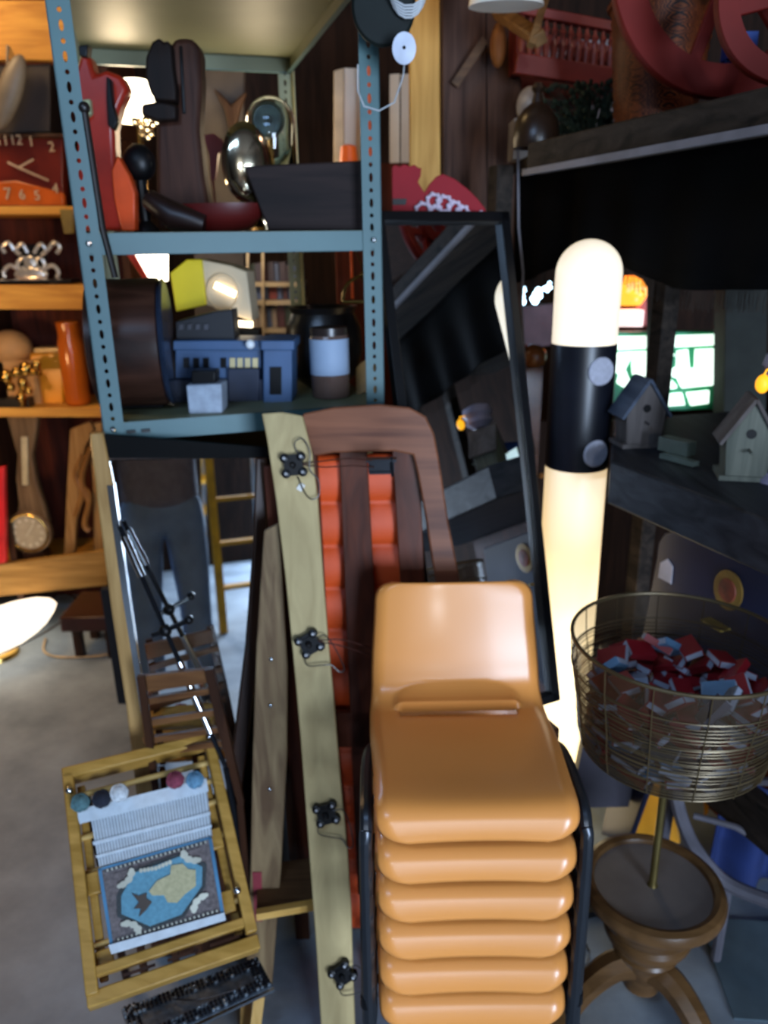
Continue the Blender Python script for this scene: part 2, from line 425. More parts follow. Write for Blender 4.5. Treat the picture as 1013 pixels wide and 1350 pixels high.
for px, py in ((790, 489), (783, 597)):
    d = at(px, py, Y=1.836)-V((LX, LY, 0)); a = math.atan2(d.y, d.x); n_ = V((math.cos(a), math.sin(a), 0))
    g = G(); tt = n_.cross(V((0, 0, 1)))
    g.lathe([(.034, 0), (.034, .004), (.031, .007), (.0, .008)], V((LX, LY, d.z))+n_*(LR-.003), 28, M=Matrix((tt, V((0, 0, 1)), n_)).transposed())
    part('reflector', g, plain('reflector_grey', '#b8b8c4', .35, 0, .12, 90), lampt, 'pale grey round reflector disc')

# ------------------------------------------------------------------ the stall on the right: its front line is X + .39 Y = 1.15
def sl(Y, off=0, z=0):      # a point on the front line, off = distance behind it
    nb = V((1, .39, 0)).normalized(); return V((1.15-.39*Y, Y, z)) + nb*off
SD = (sl(1)-sl(2)).normalized(); SN = V((-1, -.39, 0)).normalized()   # SD towards camera, SN out of the stall
SPL = (sl(1), SN)
oldw = wood('old_grey_beam', '#171412', '#3c332c', 'Y', .75, bump=.6)
zt = at(700, 188, pl=SPL).z; zbm = 1.818
stall = thing('market_stall', 'dark weathered timber market stall filling the right side', 'stall', sl(1.4, .3))
g = G(); g.frame8([sl(2.03, 0, zbm), sl(.55, 0, zbm), sl(.55, .05, zbm), sl(2.03, .05, zbm)], [sl(2.03, 0, zt+.0), sl(.55, 0, zt+.0), sl(.55, .05, zt), sl(2.03, .05, zt)])
part('top_beam', g, oldw, stall, bevel=.004)
g = G(); g.frame8([sl(2.03, -.012, zbm-.004), sl(.55, -.012, zbm-.004), sl(.55, .0, zbm-.004), sl(2.03, .0, zbm-.004)], [sl(2.03, -.012, zbm+.01), sl(.55, -.012, zbm+.01), sl(.55, .0, zbm+.01), sl(2.03, .0, zbm+.01)])
part('lit_edge_strip', g, plain('lit_edge_grey', '#7d7a80', .6), stall, 'pale strip along the lower edge of the beam, coloured as its lit edge')  # bluish light along the beam's lower edge put into a pale strip
g = G(); g.prism([V((p.x, p.y, zt-.03)) for p in (sl(2.03, .05), V((.38, 2.95, 0)), V((1.75, 2.95, 0)), V((1.75, 1.0, 0)), sl(.55, .05))], (0, 0, .025))
part('canopy_board', g, oldw, stall)
ZC = 1.198; ZB = 1.098
CE = [V((.506, 1.652, 0)), V((.632, 2.08, 0)), V((1.10, 2.20, 0)), sl(.55, .6), sl(.55)]; up1 = lambda p, z: V((p.x, p.y, z))
g = G(); g.prism([up1(p, ZB) for p in CE], (0, 0, ZC-ZB))
part('counter', g, wood('counter_wood', '#16181e', '#34363c', 'Y', .5, bump=.4), stall, bevel=.005)
for c, z1 in ((V((.325, 2.22, 0)), zt-.03), (sl(.6, .04), zbm), (at(873, 450, Y=2.12), zt-.03), (sl(.6, .7), zt-.03)):
    g = G(); g.bar(up1(c, 0), up1(c, z1), .05, .05, SN); part('leg', g, oldw, stall, bevel=.004)
g = G(); g.frame8([sl(1.6, .22, .35), sl(.6, .22, .35), sl(.6, .25, .35), sl(1.6, .25, .35)], [sl(1.6, .22, .47), sl(.6, .22, .47), sl(.6, .25, .47), sl(1.6, .25, .47)]); part('lower_rail', g, oldw, stall)
g = G(); g.frame8([sl(2.0, .56, .0), sl(.7, .56, .0), sl(.7, .58, .0), sl(2.0, .58, .0)], [sl(2.0, .56, 1.09), sl(.7, .56, 1.09), sl(.7, .58, 1.09), sl(2.0, .58, 1.09)]); part('back_board', g, redwall, stall)
# black cloth with a fringe
blackcloth = plain('black_cloth', '#040405', .95, spec=.1)
drape = thing('black_shawl', 'black fringed shawl hanging from the old beam of the stall', 'cloth', sl(1.5, .02, 1.6))
CO = .20; CPL = (sl(1, CO), SN)      # the shawl hangs inside, behind the beam
ep = [at(x, y, pl=CPL) for x, y in ((640, 378), (690, 376), (727, 366), (770, 345), (800, 325), (820, 330), (850, 348), (885, 368), (915, 381), (960, 385), (1013, 384), (1100, 384), (1200, 388))]
def ez(Y):
    for a, b_ in zip(ep, ep[1:]):
        if Y >= b_.y: return a.z+(b_.z-a.z)*max(0, (a.y-Y)/(a.y-b_.y))
    return ep[-1].z
Y0c, Y1c = 2.38, .6; zct = zt-.032
def cl(u, z, k=1): Y = Y0c-(Y0c-Y1c)*u; return sl(Y, CO+.010*math.sin(u*60)*k+.004*math.sin(u*23), z)
g = G(); g.grid(lambda u, v: cl(u, zct*(1-v)+ez(Y0c-(Y0c-Y1c)*u)*v, v), 160, 8)
o = part('cloth', g, blackcloth, drape); md = o.modifiers.new('t', 'SOLIDIFY'); md.thickness = .003
g = G()
for i in range(420):
    u = i/420; p = cl(u, ez(Y0c-(Y0c-Y1c)*u)); q = p+V((random.uniform(-.003, .003), random.uniform(-.003, .003), -.035-.012*random.random()))
    g.tube([p, p.lerp(q, .5)+V((random.uniform(-.002, .002), 0, 0)), q], .0008, 3)
o = part('fringe', g, plain('fringe_thread', '#2a2118', .9), drape, smooth=False)
# ------------------------------------------------------------------ big mirror with black frame
MN = V((.4073, -.8773, .2537)).normalized(); MP = at(662, 288, Y=2.0); MPL = (MP, MN)
mh = V((.9070, .4211, 0)); mu_ = MN.cross(mh); mu_ = mu_ if mu_.z > 0 else -mu_
big = thing('standing_mirror', 'tall leaning mirror in a thin black frame behind the wooden chair back', 'mirror', MP-mh*.22-mu_*1.35)
Lh, Wm = 1.2, .335
g = G(); a = [MP-mh*Wm, MP, MP-mu_*Lh, MP-mh*Wm-mu_*Lh]; g.prism([a[0]+MN*.001+mh*.01-mu_*.01, a[1]+MN*.001-mh*.01-mu_*.01, a[2]+MN*.001-mh*.01+mu_*.01, a[3]+MN*.001+mh*.01+mu_*.01], -MN*.006)
part('glass', g, mirror, big, smooth=False)
g = G(); off = MN*.004
for p, q in ((a[0], a[1]), (a[1], a[2]), (a[2], a[3]), (a[3], a[0])):
    d = (q-p).normalized(); g.bar(p-d*.012+off, q+d*.012+off, .024, .026, MN)
part('frame', g, black, big, bevel=.002)
g = G(); g.prism([x-MN*.012 for x in a], -MN*.006); part('backing', g, darkwood, big)
cr = big.location
g = G(); cr = a[3].lerp(a[2], .4); g.box((cr.x, cr.y, (cr.z-.02)/2), (.30, .2, cr.z-.02), rot=.43)
solo('dark_crate', g, darkwood, 'dark wooden crate carrying the leaning black mirror', 'crate', bevel=.004)
# ------------------------------------------------------------------ things leaning in the middle
def tilt(y0, z0, y1, z1, x=0, yaw=0):      # a plane leaning back, through heights z0 at y0 and z1 at y1
    a = V((0, y1-y0, z1-z0)); ac = V((math.cos(yaw), math.sin(yaw), 0)); a = Matrix.Rotation(yaw, 3, 'Z') @ a
    n_ = ac.cross(a).normalized()
    if n_.y > 0: n_ = -n_
    return (V((x, y0, z0)), n_)
# pale board carrying black ceramic blocks with wire loops
PB = tilt(1.19, 0, 1.53, 1.33)
pb = thing('pale_board', 'long pale wooden board leaning upright with four black wired blocks', 'board', at(450, 1380, pl=PB))
g = G(); R_ = [(399, 548), (412, 600), (419, 660), (426, 760), (433, 850), (441, 930), (450, 1040), (458, 1120), (463, 1200), (466, 1300), (470, 1400)]
L_ = [(426, 1400), (417, 1250), (405, 1090), (396, 970), (386, 860), (376, 760), (364, 660), (352, 580), (345, 545), (372, 543)]
g.pl(R_+L_, PB, .022); part('board', g, wood('pale_ply', '#a08c62', '#baa678', 'Z', .5, .6, .05), pb, bevel=.003)
ceram = plain('black_ceramic', '#0a0a0c', .4, spec=.3); wire = plain('grey_wire', '#4c4a48', .4, .8, .1); bwire = plain('brown_wire', '#3b1c14', .5)
def onplane(px, py, pl, off=0): return at(px, py, pl=pl)+pl[1]*off
for i, (px, py, rot) in enumerate(((388, 613, .1), (409, 847, .5), (431, 1070, .25), (452, 1280, .6))):
    c = onplane(px, py, PB); ex = V((1, 0, 0)); ey = PB[1].cross(ex); ey = ey if ey.z > 0 else -ey
    q = lambda a, b2, h: c+(ex*math.cos(rot)+ey*math.sin(rot))*a*1.2+(-ex*math.sin(rot)+ey*math.cos(rot))*b2*1.2+PB[1]*h
    M = Matrix((ex*math.cos(rot)+ey*math.sin(rot), -ex*math.sin(rot)+ey*math.cos(rot), PB[1])).transposed()
    g = G(); g.box(q(0, 0, .008), (.038, .028, .016), M=M); g.box(q(0, 0, .007), (.024, .042, .014), M=M)
    for sx, sy in ((-1, -1), (1, -1), (1, 1), (-1, 1)): g.lathe([(.009, 0), (.010, .008), (.009, .016), (.006, .018)], q(sx*.014, sy*.013, 0), 12, M=M)
    g.lathe([(.006, .014), (.006, .024), (.003, .027)], q(0, 0, 0), 12, M=M)
    blk = part('insulator_block', g, ceram, pb)
    for sx, sy in ((-1, -1), (1, -1), (1, 1), (-1, 1)):
        g = G(); g.lathe([(.0032, .017), (.003, .0195), (.001, .021)], q(sx*.014, sy*.013, 0), 10, M=M); s_ = part('screw', g, plain('screw_white', '#c9c9cc', .3, .3), blk)
    g = G()
    lo = [(.005, -.02, .01), (.012, -.045, .012), (.022, -.06, .014), (.036, -.055, .012), (.038, -.03, .01), (.026, -.01, .012), (.03, .02, .012), (.02, .042, .012), (.006, .035, .012), (.012, .012, .012)]
    if i in (1, 2, 3): lo = [(-.016, -.012, .01), (-.022, -.03, .012), (0, -.042, .014), (.014, -.05, .012), (.02, -.068, .01), (.03, -.066, .01), (.034, -.03, .012), (.03, 0, .012), (.012, .004, .016)]
    g.tube(smoothpts([q(*p) for p in lo], 5), .0013, 6); part('wire_loop', g, wire, blk)
    if i < 2:
        g = G(); 
        for dz in (-3, 5): g.tube(smoothpts([q(.01, .0, .012), at(px+40, py-4+dz, pl=PB)+V((0, -.01, 0)), at(px+75, py-5+dz*1.2+(14 if i else 0), Y=1.45), at(px+110, py-2+dz+(20 if i else 0), Y=1.5)], 5), .0014, 6)
        part('lead_wire', g, bwire, blk)
g = G(); c = onplane(397, 642, PB, .002); g.box(c, (.012, .003, .016), M=Matrix.Rotation(.6, 3, 'Y')); part('paper_bit', g, white, pb, 'scrap of white paper stuck on the board')
# bentwood chair back, standing on end
AR = tilt(1.36, 0, 1.60, 1.36)
ar = thing('wooden_chair_back', 'brown wooden rounded arch frame with inner slats leaning behind the orange chairs', 'frame', at(520, 1270, pl=AR))
arw = wood('arch_wood', '#5a3323', '#845239', 'X', .4, .8, .1); slw = wood('slat_wood', '#3e1c10', '#5f2e1c', 'Z', .35, .8, .1)
outer = [(392, 560), (400, 545), (440, 537), (500, 533), (540, 537), (562, 549), (573, 572), (580, 610), (592, 690), (602, 740), (613, 800), (640, 980), (668, 1180)]
inner = [(630, 1180), (605, 980), (581, 800), (570, 740), (561, 680), (551, 625), (545, 600), (520, 595), (440, 597), (418, 601), (402, 604)]
g = G(); g.pl(outer+inner, AR, .03); part('arch', g, arw, ar, bevel=.004)
g = G(); g.pl([(396, 560), (418, 601), (424, 700), (432, 850), (440, 1000), (452, 1180), (420, 1180), (400, 900)], AR, .03); part('side_rail', g, slw, ar, bevel=.003)
ins = tilt(1.385, 0, 1.625, 1.36)
for q in ([(447, 590), (484, 590), (495, 800), (505, 1000), (512, 1180), (472, 1180), (460, 900)], [(517, 590), (552, 590), (562, 800), (577, 1000), (590, 1180), (556, 1180), (546, 1000), (530, 800)]):
    g = G(); g.pl(q, ins, .018); part('slat', g, slw, ar, bevel=.002)
g = G(); g.pl([(430, 940), (640, 940), (645, 985), (432, 985)], ins, .02); part('cross_rail', g, slw, ar)
# orange ribbed panel behind it
pn = tilt(1.50, .0, 1.66, 1.30); nrib = 12
pw, ph_ = at(560, 620, pl=pn), at(408, 610, pl=pn); 
def pf(u, v):
    zz = 1.17*v; y = 1.50+.16*zz/1.30; k = (v*nrib) % 1
    return V((-.165+.235*u, y-.016*math.sin(PI*k)**.7, .05+zz))
g = G(); g.grid(pf, 10, nrib*8)
o = solo('ribbed_panel', g, plain('orange_cushion', '#d8501c', .5, 0, .12, 6), 'bright orange ribbed panel glimpsed between the slats of the wooden arch', 'panel', ang=80)
md = o.modifiers.new('t', 'SOLIDIFY'); md.thickness = .012; md.offset = -1
# dark small metal clip on the slat
g = G(); c = at(503, 613, Y=1.5); g.box(c, (.052, .02, .024)); g.box(c+V((0, -.004, .012)), (.06, .022, .006)); g.box(c+V((0, -.004, -.013)), (.05, .022, .005)); g.tube([c+V((.02, -.012, .02)), c+V((.022, -.015, -.02))], .003, 6)
part('clamp', g, plain('gunmetal', '#34363a', .3, .8), ar, 'grey metal clamp under the top of the arch')
# worn brown folding trestle: two crossing legs and a yellow edged shelf
tr = thing('folding_trestle', 'worn brown folding trestle of crossed planks left of the pale board', 'trestle', (-.2, 1.3, 0))
t1 = tilt(1.36, 0, 1.50, 1.1); t2 = tilt(1.5, 0, 1.56, 1.1)
g = G(); g.pl([(348, 700), (368, 690), (379, 880), (378, 1000), (370, 1150), (356, 1330), (322, 1330), (330, 1150), (333, 1000), (338, 850)], t1, .018)
part('plank', g, wood('worn_plank', '#5a4430', '#8a7454', 'Z', .55, .8, .2), tr, 'scuffed pale brown plank', bevel=.003)
g = G(); g.pl([(347, 615), (361, 615), (372, 700), (390, 900), (403, 1060), (412, 1180), (396, 1180), (380, 1000), (362, 800)], t2, .016); part('plank', g, wood('red_plank', '#3c1a10', '#5e2e1c', 'Z', .4), tr, bevel=.002)
g = G(); g.pl([(376, 1060), (384, 1000), (402, 1130), (412, 1290), (395, 1290)], t2, .014); part('rear_leg', g, darkwood, tr)
g = G(); A = [at(340, 1140, z=.27), at(420, 1130, z=.27), at(425, 1190, z=.27), at(338, 1205, z=.27)]; g.prism(A, (0, 0, -.014)); part('shelf_board', g, wood('brown_shelf', '#4b3320', '#6d5034', 'X', .5), tr)
g = G(); g.bar(at(338, 1206, z=.266), at(425, 1191, z=.266), .016, .018, (0, 0, 1)); part('edge_band', g, pine, tr, 'yellow pine edge of the small shelf')
for px, py in ((358, 869), (357, 930), (356, 1040)):
    g = G(); g.ball(onplane(px, py, t1, .002), (.005, .003, .005), 10, 6); part('screw', g, steel, tr)
# red stained patch on the lower plank is worn paint: a strip of tape
g = G(); g.pl([(333, 1150), (345, 1150), (346, 1215), (336, 1215)], (t1[0]+t1[1]*.0025, t1[1]), .002); part('tape', g, plain('red_tape', '#7e2a34', .5), tr, 'faded red tape on the plank')

# ------------------------------------------------------------------ left mirror that shows the photographer's legs
M1 = at(225, 750, Y=1.555); dd = (M1-CP).normalized(); oo = (V((-.21, -.34, .66))-M1).normalized(); N1 = (oo-dd).normalized(); P1 = (M1, N1)
lm = thing('leaning_mirror', 'mirror in a golden wooden frame leaning at the left, showing blue jeans', 'mirror', at(240, 1050, pl=P1))
def foot(px, py): return at(px, py, pl=P1)
g = G(); g.pl([(140, 608), (345, 603), (336, 800), (316, 960), (303, 1048), (194, 1048), (178, 900), (158, 750)], P1, .006); part('glass', g, mirror, lm, smooth=False)
fr = wood('gold_frame', '#8d6a3c', '#b08c58', 'Z', .3, .8, .08)
P1f = (M1+N1*.012, N1)
g = G(); g.pl([(118, 572), (136, 570), (150, 640), (172, 800), (193, 930), (207, 1050), (180, 1050), (166, 930), (146, 800), (128, 660)], P1f, .03); part('frame_side', g, fr, lm, 'golden brown left side of the frame', bevel=.004)
g = G(); g.pl([(141, 640), (150, 640), (172, 800), (196, 960), (207, 1050), (202, 1050), (186, 940), (162, 790)], (M1+N1*.016, N1), .006); part('frame_bead', g, steel, lm, 'shiny inner bead of the frame')
g = G(); g.pl([(338, 604), (352, 604), (352, 700), (343, 850), (326, 990), (318, 1050), (298, 1050), (307, 990), (324, 850), (334, 720)], P1f, .022); part('frame_side', g, darkwood, lm, 'dark curved right side of the frame', bevel=.003)
g = G(); g.pl([(118, 572), (352, 590), (352, 604), (136, 604)], (M1+N1*.003, N1), .02); part('top_rail', g, plain('matt_black', '#060606', .7, spec=.1), lm)
g = G(); g.pl([(125, 600), (345, 600), (320, 900), (302, 1048), (193, 1048), (165, 880)], (M1-N1*.010, N1), .008); part('backing', g, darkwood, lm)
cb = at(245, 1056, pl=P1); g = G(); g.box((cb.x, cb.y+.02, (cb.z-.01)/2), (.24, .10, cb.z-.01), rot=.1); solo('dark_box', g, darkwood, 'dark wooden box under the golden framed mirror, behind the loom', 'box', bevel=.003)
# dark strut left of it
g = G(); g.bar(at(150, 845, Y=1.62), at(163, 925, z=.0+.35), .022, .02); 
p_ = at(163, 925, z=0); g = G(); g.bar(p_, V((p_.x-.005, p_.y, at(147, 775, Y=p_.y).z)), .032, .03)
solo('dark_post', g, plain('navy_paint', '#121a26', .6), 'dark blue post standing behind the golden mirror frame', 'post')
# tripod leg: a slim chrome and black rod leaning across the mirror
a_, b_ = at(158, 694, pl=(M1+N1*.03, N1)), at(298, 1012, Y=1.415); dr = (b_-a_).normalized(); L = (b_-a_).length
e_ = at(345, 1262, z=0)
tp = thing('tripod_stand', 'slim chrome and black stand slanting across the left mirror', 'tripod', e_)
g = G(); g.tube([a_, b_], .0055, 10); part('pole', g, plain('dark_alu', '#2a2c31', .25, .8), tp)
for f0, f1 in ((.04, .2), (.55, .85)): g = G(); g.tube([a_+dr*L*f0, a_+dr*L*f1], .0085, 12); part('sleeve', g, steel, tp)
j = a_+dr*L*.42; g = G(); g.ball(j, .014, 12, 8); g.bar(j, j+V((.05, 0, .022)), .009, .009); g.bar(j, j+V((-.03, 0, -.01)), .009, .009); g.ball(j+V((.052, 0, .024)), .010, 10, 6); part('joint', g, black, tp)
g = G(); g.tube([b_, e_], .007, 10); part('leg', g, plain('dark_alu', '#2a2c31'), tp)
# slatted wooden rack in front of the mirror
sr = tilt(1.435, .30, 1.45, .8, 0, .05)
sk = thing('slatted_rack', 'small dark wooden folding rack with slats before the mirror foot', 'rack', at(250, 1010, pl=sr))
sw = wood('rack_wood', '#4a2c18', '#77502e', 'X', .4, 1, .1)
g = G(); g.pl([(180, 893), (278, 882), (282, 900), (184, 914)], sr, .014); part('top_slat', g, sw, sk, bevel=.002)
for y0 in (922, 951, 974, 992):
    g = G(); g.pl([(188, y0), (288+(y0-922)*.15, y0-16), (290+(y0-922)*.15, y0-9), (190, y0+8)], sr, .01); part('slat', g, sw, sk)
g = G(); g.pl([(270, 884), (281, 882), (300, 960), (322, 1060), (314, 1062), (284, 950)], (sr[0]+sr[1]*.012, sr[1]), .012); part('side_bar', g, darkwood, sk)
g = G(); g.pl([(180, 893), (190, 891), (206, 1010), (212, 1060), (204, 1060), (196, 1010)], (sr[0]+sr[1]*.012, sr[1]), .012); part('side_bar', g, darkwood, sk)
g = G()
for a0, b0 in (((208, 1000), (208, 1058)), ((330, 1060), (317, 1058))):
    p = at(*b0, pl=sr); g.bar(p, V((p.x, p.y-.02, 0.0)), .014, .012)
part('foot', g, darkwood, sk)

# ------------------------------------------------------------------ tapestry loom bottom left
BL, BR_, TL = at(115, 1318, z=.38), at(340, 1240, z=.38), at(73, 1030, z=.61)
TRr = BR_+(TL-BL)
LN = (BR_-BL).cross(TL-BL).normalized(); LN = LN if LN.z > 0 else -LN
ex = (BR_-BL).normalized(); ey = LN.cross(ex).normalized(); LWd = (BR_-BL).length; LHt = (TL-BL).dot(ey)
def lp(u, v, h=0): return BL+ex*(u*LWd)+ey*(v*LHt)+LN*h
loom = thing('tapestry_loom', 'small yellow pine tapestry frame holding a half finished blue rug piece', 'loom', lp(.5, .3, -.2))
lw = wood('loom_pine', '#96702e', '#b98f48', 'X', .4, 1.2, .08)
def lbar(name, p, q, w, t, lab=None, m=lw, bev=.003, par=None):
    g = G(); g.bar(p, q, w, t, LN); return part(name, g, m, par or loom, lab, bevel=bev)
lbar('side_bar', lp(.035, .0, .02), lp(.035, 1, .02), .022, .03); lbar('side_bar', lp(.965, .03, .02), lp(.965, 1.0, .02), .022, .03)
lbar('top_bar', lp(0, 1.0, .01), lp(1, 1.0, .01), .024, .05); lbar('bottom_bar', lp(0, -.01, .0), lp(1, -.01, .0), .026, .045); lbar('bottom_bar', lp(0.06, .085, .018), lp(.94, .085, .018), .018, .024)
lbar('side_bar', lp(.10, .05, -.012), lp(.10, .95, -.012), .016, .016); lbar('side_bar', lp(.90, .05, -.012), lp(.90, .95, -.012), .016, .016)
for v in (.90, .80, .69, .52, .20):
    g = G(); g.tube([lp(.06, v, -.004), lp(.94, v, -.004)], .0065, 12); part('rod', g, wood('dowel', '#b5914f', '#d0ae6c', 'X', .5), loom)
for u, v in ((.12, .46), (.87, .50), (.12, .12), (.86, .20)): lbar('bracket', lp(u-.05, v, .006), lp(u+.05, v, .006), .042, .014)
for u in (.3, .55, .8): lbar('slot_edge', lp(u-.09, .035, .024), lp(u+.09, .035, .024), .005, .004, m=darkwood, bev=0)
for u, v in ((.035, .90), (.965, 1.0), (.93, .22)):
    g = G(); g.ball(lp(u, v, .04), .008, 12, 8); part('wing_nut', g, steel, loom)
for u in (.12, .88):
    p = lp(u, .92, -.02); lbar('prop_leg', p, V((p.x, p.y+.05, .0)), .018, .014, m=darkwood)
for u in (.32, .68): p = lp(u, .40, -.02); lbar('prop_leg', p, V((p.x, p.y, .20)), .016, .014, m=darkwood)
# the tapestry itself (its own cloth, held by the frame)
LPL = (lp(0, 0, .030), LN)
def tp_(pts, h, m_i, g): g.mi = m_i; g.pl(pts, (lp(0, 0, h), LN), .002)
g = G()
tp_([(100, 1068), (272, 1026), (275, 1043), (105, 1086)], .034, 0, g)          # white header
tp_([(120, 1080), (273, 1042), (280, 1102), (131, 1143)], .030, 1, g)          # warp threads
for k in range(38):
    u0 = k/38; A0 = V((120+153*u0, 1080-38*u0)); A1 = V((131+149*u0, 1143-41*u0)); w_ = 1.6
    g.mi = 0; g.pl([(A0.x, A0.y), (A0.x+w_, A0.y-.4), (A1.x+w_, A1.y-.4), (A1.x, A1.y)], (lp(0, 0, .0315), LN), .0015)
tp_([(122, 1110), (277, 1070), (277.5, 1074), (123, 1114)], .033, 0, g); tp_([(126, 1128), (279, 1087), (279.5, 1090), (127, 1131)], .033, 0, g)
tp_([(129, 1145), (279, 1102), (296, 1204), (145, 1248)], .031, 2, g)          # border
def tq(u, v): a = V((129, 1145)).lerp(V((279, 1102)), u); b2 = V((145, 1248)).lerp(V((296, 1204)), u); return tuple(a.lerp(b2, v))
def tpoly(uv, h, mi): tp_([tq(*p) for p in uv], h, mi, g)
for f in ([(0, 0), (1, 0), (1, .03), (0, .03)], [(0, 0), (.03, 0), (.03, 1), (0, 1)], [(.97, 0), (1, 0), (1, 1), (.97, 1)]): tpoly(f, .0335, 5)
tpoly([(.12, .12), (.90, .10), (.90, .88), (.10, .88)], .0330, 2)
tpoly([(.27, .14), (.74, .10), (.92, .33), (.88, .60), (.66, .90), (.34, .93), (.10, .66), (.12, .40)], .0345, 4)
tpoly([(.30, .18), (.72, .14), (.88, .35), (.85, .58), (.64, .86), (.36, .89), (.14, .64), (.16, .42)], .036, 3)
tpoly([(.48, .36), (.60, .33), (.62, .22), (.72, .24), (.76, .33), (.82, .36), (.80, .56), (.70, .62), (.62, .70), (.54, .66), (.52, .56), (.42, .52), (.40, .46)], .038, 6)
tpoly([(.25, .42), (.31, .48), (.38, .47), (.37, .54), (.41, .60), (.35, .68), (.28, .74), (.31, .64), (.25, .62), (.30, .56)], .038, 7)  # dark brown motif of the weave
for cx, cy, sx, sy in ((.16, .2, 1, 1), (.86, .16, -1, 1), (.14, .86, 1, -1), (.87, .80, -1, -1)):
    for k in range(7):
        a = k/6*PI/2; tpoly([(cx+sx*(.0+.12*math.cos(a)+(.024+.012*(k % 2))*math.cos(t)), cy+sy*(-.06+.15*math.sin(a)+(.03+.014*(k % 2))*math.sin(t))) for t in [i*PI/4 for i in range(8)]], .037+.0001*k, 8)
for k in range(9): tpoly([(.36+.032*k+.016*math.cos(t), .20-.006*abs(k-4)+.028*math.sin(t)) for t in [i*PI/4 for i in range(8)]], .0385, 8)
random.seed(3)
for k in range(46):
    u = .06+.88*(k/45)
    for v in (.055, .945): tpoly([(u-.007, v-.014), (u+.005, v-.016), (u+.007, v+.012), (u-.005, v+.014)], .0342, 8 if k % 2 else 4)
tp_([(143, 1246), (296, 1203), (298, 1213), (147, 1258)], .037, 0, g)
th = plain('thread_white', '#c9d3da', .8, var=.1, scale=60)
tm_ = [th, plain('warp_grey', '#98a0a6', .8, var=.15, scale=80), plain('weave_brown', '#6a6262', .9, var=.35, scale=140), plain('weave_blue', '#5f93a8', .9, var=.15, scale=140), plain('weave_dark', '#3b4143', .9, var=.2, scale=140), plain('weave_edge_blue', '#4c7ea0', .9), plain('weave_sand', '#b3ad88', .9, var=.15, scale=140), plain('weave_deep_brown', '#4d4540', .9), plain('weave_cream', '#c5c6b6', .9)]
o = solo('tapestry', g, tm_, 'half woven blue and brown tapestry with scrolls stretched on the loom', 'tapestry', smooth=False)
for (px, py), cn, lab in (((106, 1058), '#4d6e72', 'greyish green ball of yarn at the left of the loom top'), ((134, 1053), '#171c2a', 'dark navy ball of yarn beside the green one'), ((157, 1045), '#c4c9cc', 'white fluffy ball of yarn on the loom'), ((231, 1028), '#7c3446', 'dark red ball of yarn near the loom top'), ((257, 1028), '#5d87a2', 'light blue ball of yarn at the right of the loom top')):
    g = G(); c = at(px, py, pl=(lp(0, 0, .045), LN)); ball = g.ball(c, (.019, .018, .014), 18, 12)
    for v in g.bm.verts: v.co += (v.co-c)*.12*noise.noise(v.co*160)
    for k in range(5):
        M = Matrix.Rotation(k*1.1, 3, 'X') @ Matrix.Rotation(k*.8, 3, 'Y'); g.tube([c+M @ V((.0182*math.cos(t*.4), .0172*math.sin(t*.4), 0)) for t in range(16)], .0012, 4, True)
    solo('yarn_ball', g, plain('yarn'+cn, cn, .9, var=.3, scale=120), lab, 'yarn', 'balls of yarn on the loom')
# low stool with a beaded top under the loom
st = thing('beaded_stool', 'low stool with a dark beaded woven top under the loom', 'stool', at(270, 1330, z=.0))
zt_ = .20; q = [at(160, 1330, z=zt_), at(340, 1262, z=zt_), at(360, 1300, z=zt_), at(178, 1385, z=zt_)]
g = G(); g.prism(q, (0, 0, -.012)); part('woven_top', g, plain('woven_dark', '#565e66', .5, .2, .4, 70, .3), st)
bead = [plain('bead_black', '#14161c', .3), plain('bead_silver', '#aebbc6', .2, .7)]
g = G(); random.seed(5)
for i in range(4):
    p, r_ = q[i], q[(i+1) % 4]; L = (r_-p).length; m = int(L/.0085)
    for row in range(3):
        inn = ((q[0]+q[2])/2-(p+r_)/2).normalized()*(.006+.009*row)
        for k in range(m):
            g.mi = random.choice((0, 0, 1)); g.ball(p.lerp(r_, (k+.5)/m)+inn+V((0, 0, .003)), .004, 6, 4)
part('bead_border', g, bead, st)
g = G(); g.bar(q[3]+V((0, 0, -.004)), q[2]+V((0, 0, -.004)), .016, .006, (0, 0, 1)); part('metal_edge', g, steel, st, 'bright metal strip along the front edge')
g = G(); g.tube(smoothpts([at(228, 1317, z=zt_+.008), at(262, 1318, z=zt_+.012), at(310, 1305, z=zt_+.008)], 5), .0016, 6); part('wire', g, steel, st, 'thin bright curved wire lying on the stool')
for p, lean in zip(q, ((.01, .01), (-.02, .01), (-.03, -.0), (.01, 0))):
    c = (q[0]+q[2])/2; p = p.lerp(c, .18)+V((0, 0, -.012)); g = G(); g.bar(p, V((p.x+lean[0], p.y+lean[1], 0)), .022, .022); part('leg', g, pineZ, st)
# ------------------------------------------------------------------ basket of matchboxes on a turned wooden stand
BC = V((.552, 1.28, 0))
stand = thing('turned_stand', 'turned wooden stand with round tray top, thin pole and curved feet', 'stand', BC)
sw2 = wood('stand_wood', '#46301a', '#64472a', 'X', .3, .6, .05)
zd = .375
g = G(); g.lathe([(.118, zd-.012), (.118, zd), (.122, zd+.010), (.132, zd+.014), (.143, zd+.008), (.148, zd-.004), (.146, zd-.016), (.138, zd-.026), (.11, zd-.034), (.06, zd-.036)], BC, 56); part('tray_rim', g, sw2, stand)
g = G(); g.lathe([(.119, zd-.014), (.119, zd+.001), (.0, zd+.001)], BC, 48)
part('tray_top', g, plain('dusty_grey', '#69615d', .55, var=.25, scale=9), stand, 'dusty grey round inset of the tray')
g = G(); g.lathe([(.10, zd-.034), (.108, zd-.05), (.100, zd-.08), (.086, zd-.10), (.092, zd-.108), (.092, zd-.118), (.084, zd-.135), (.068, zd-.155), (.072, zd-.162), (.06, zd-.18), (.045, zd-.21), (.04, zd-.27)], BC, 40); part('turned_column', g, sw2, stand)
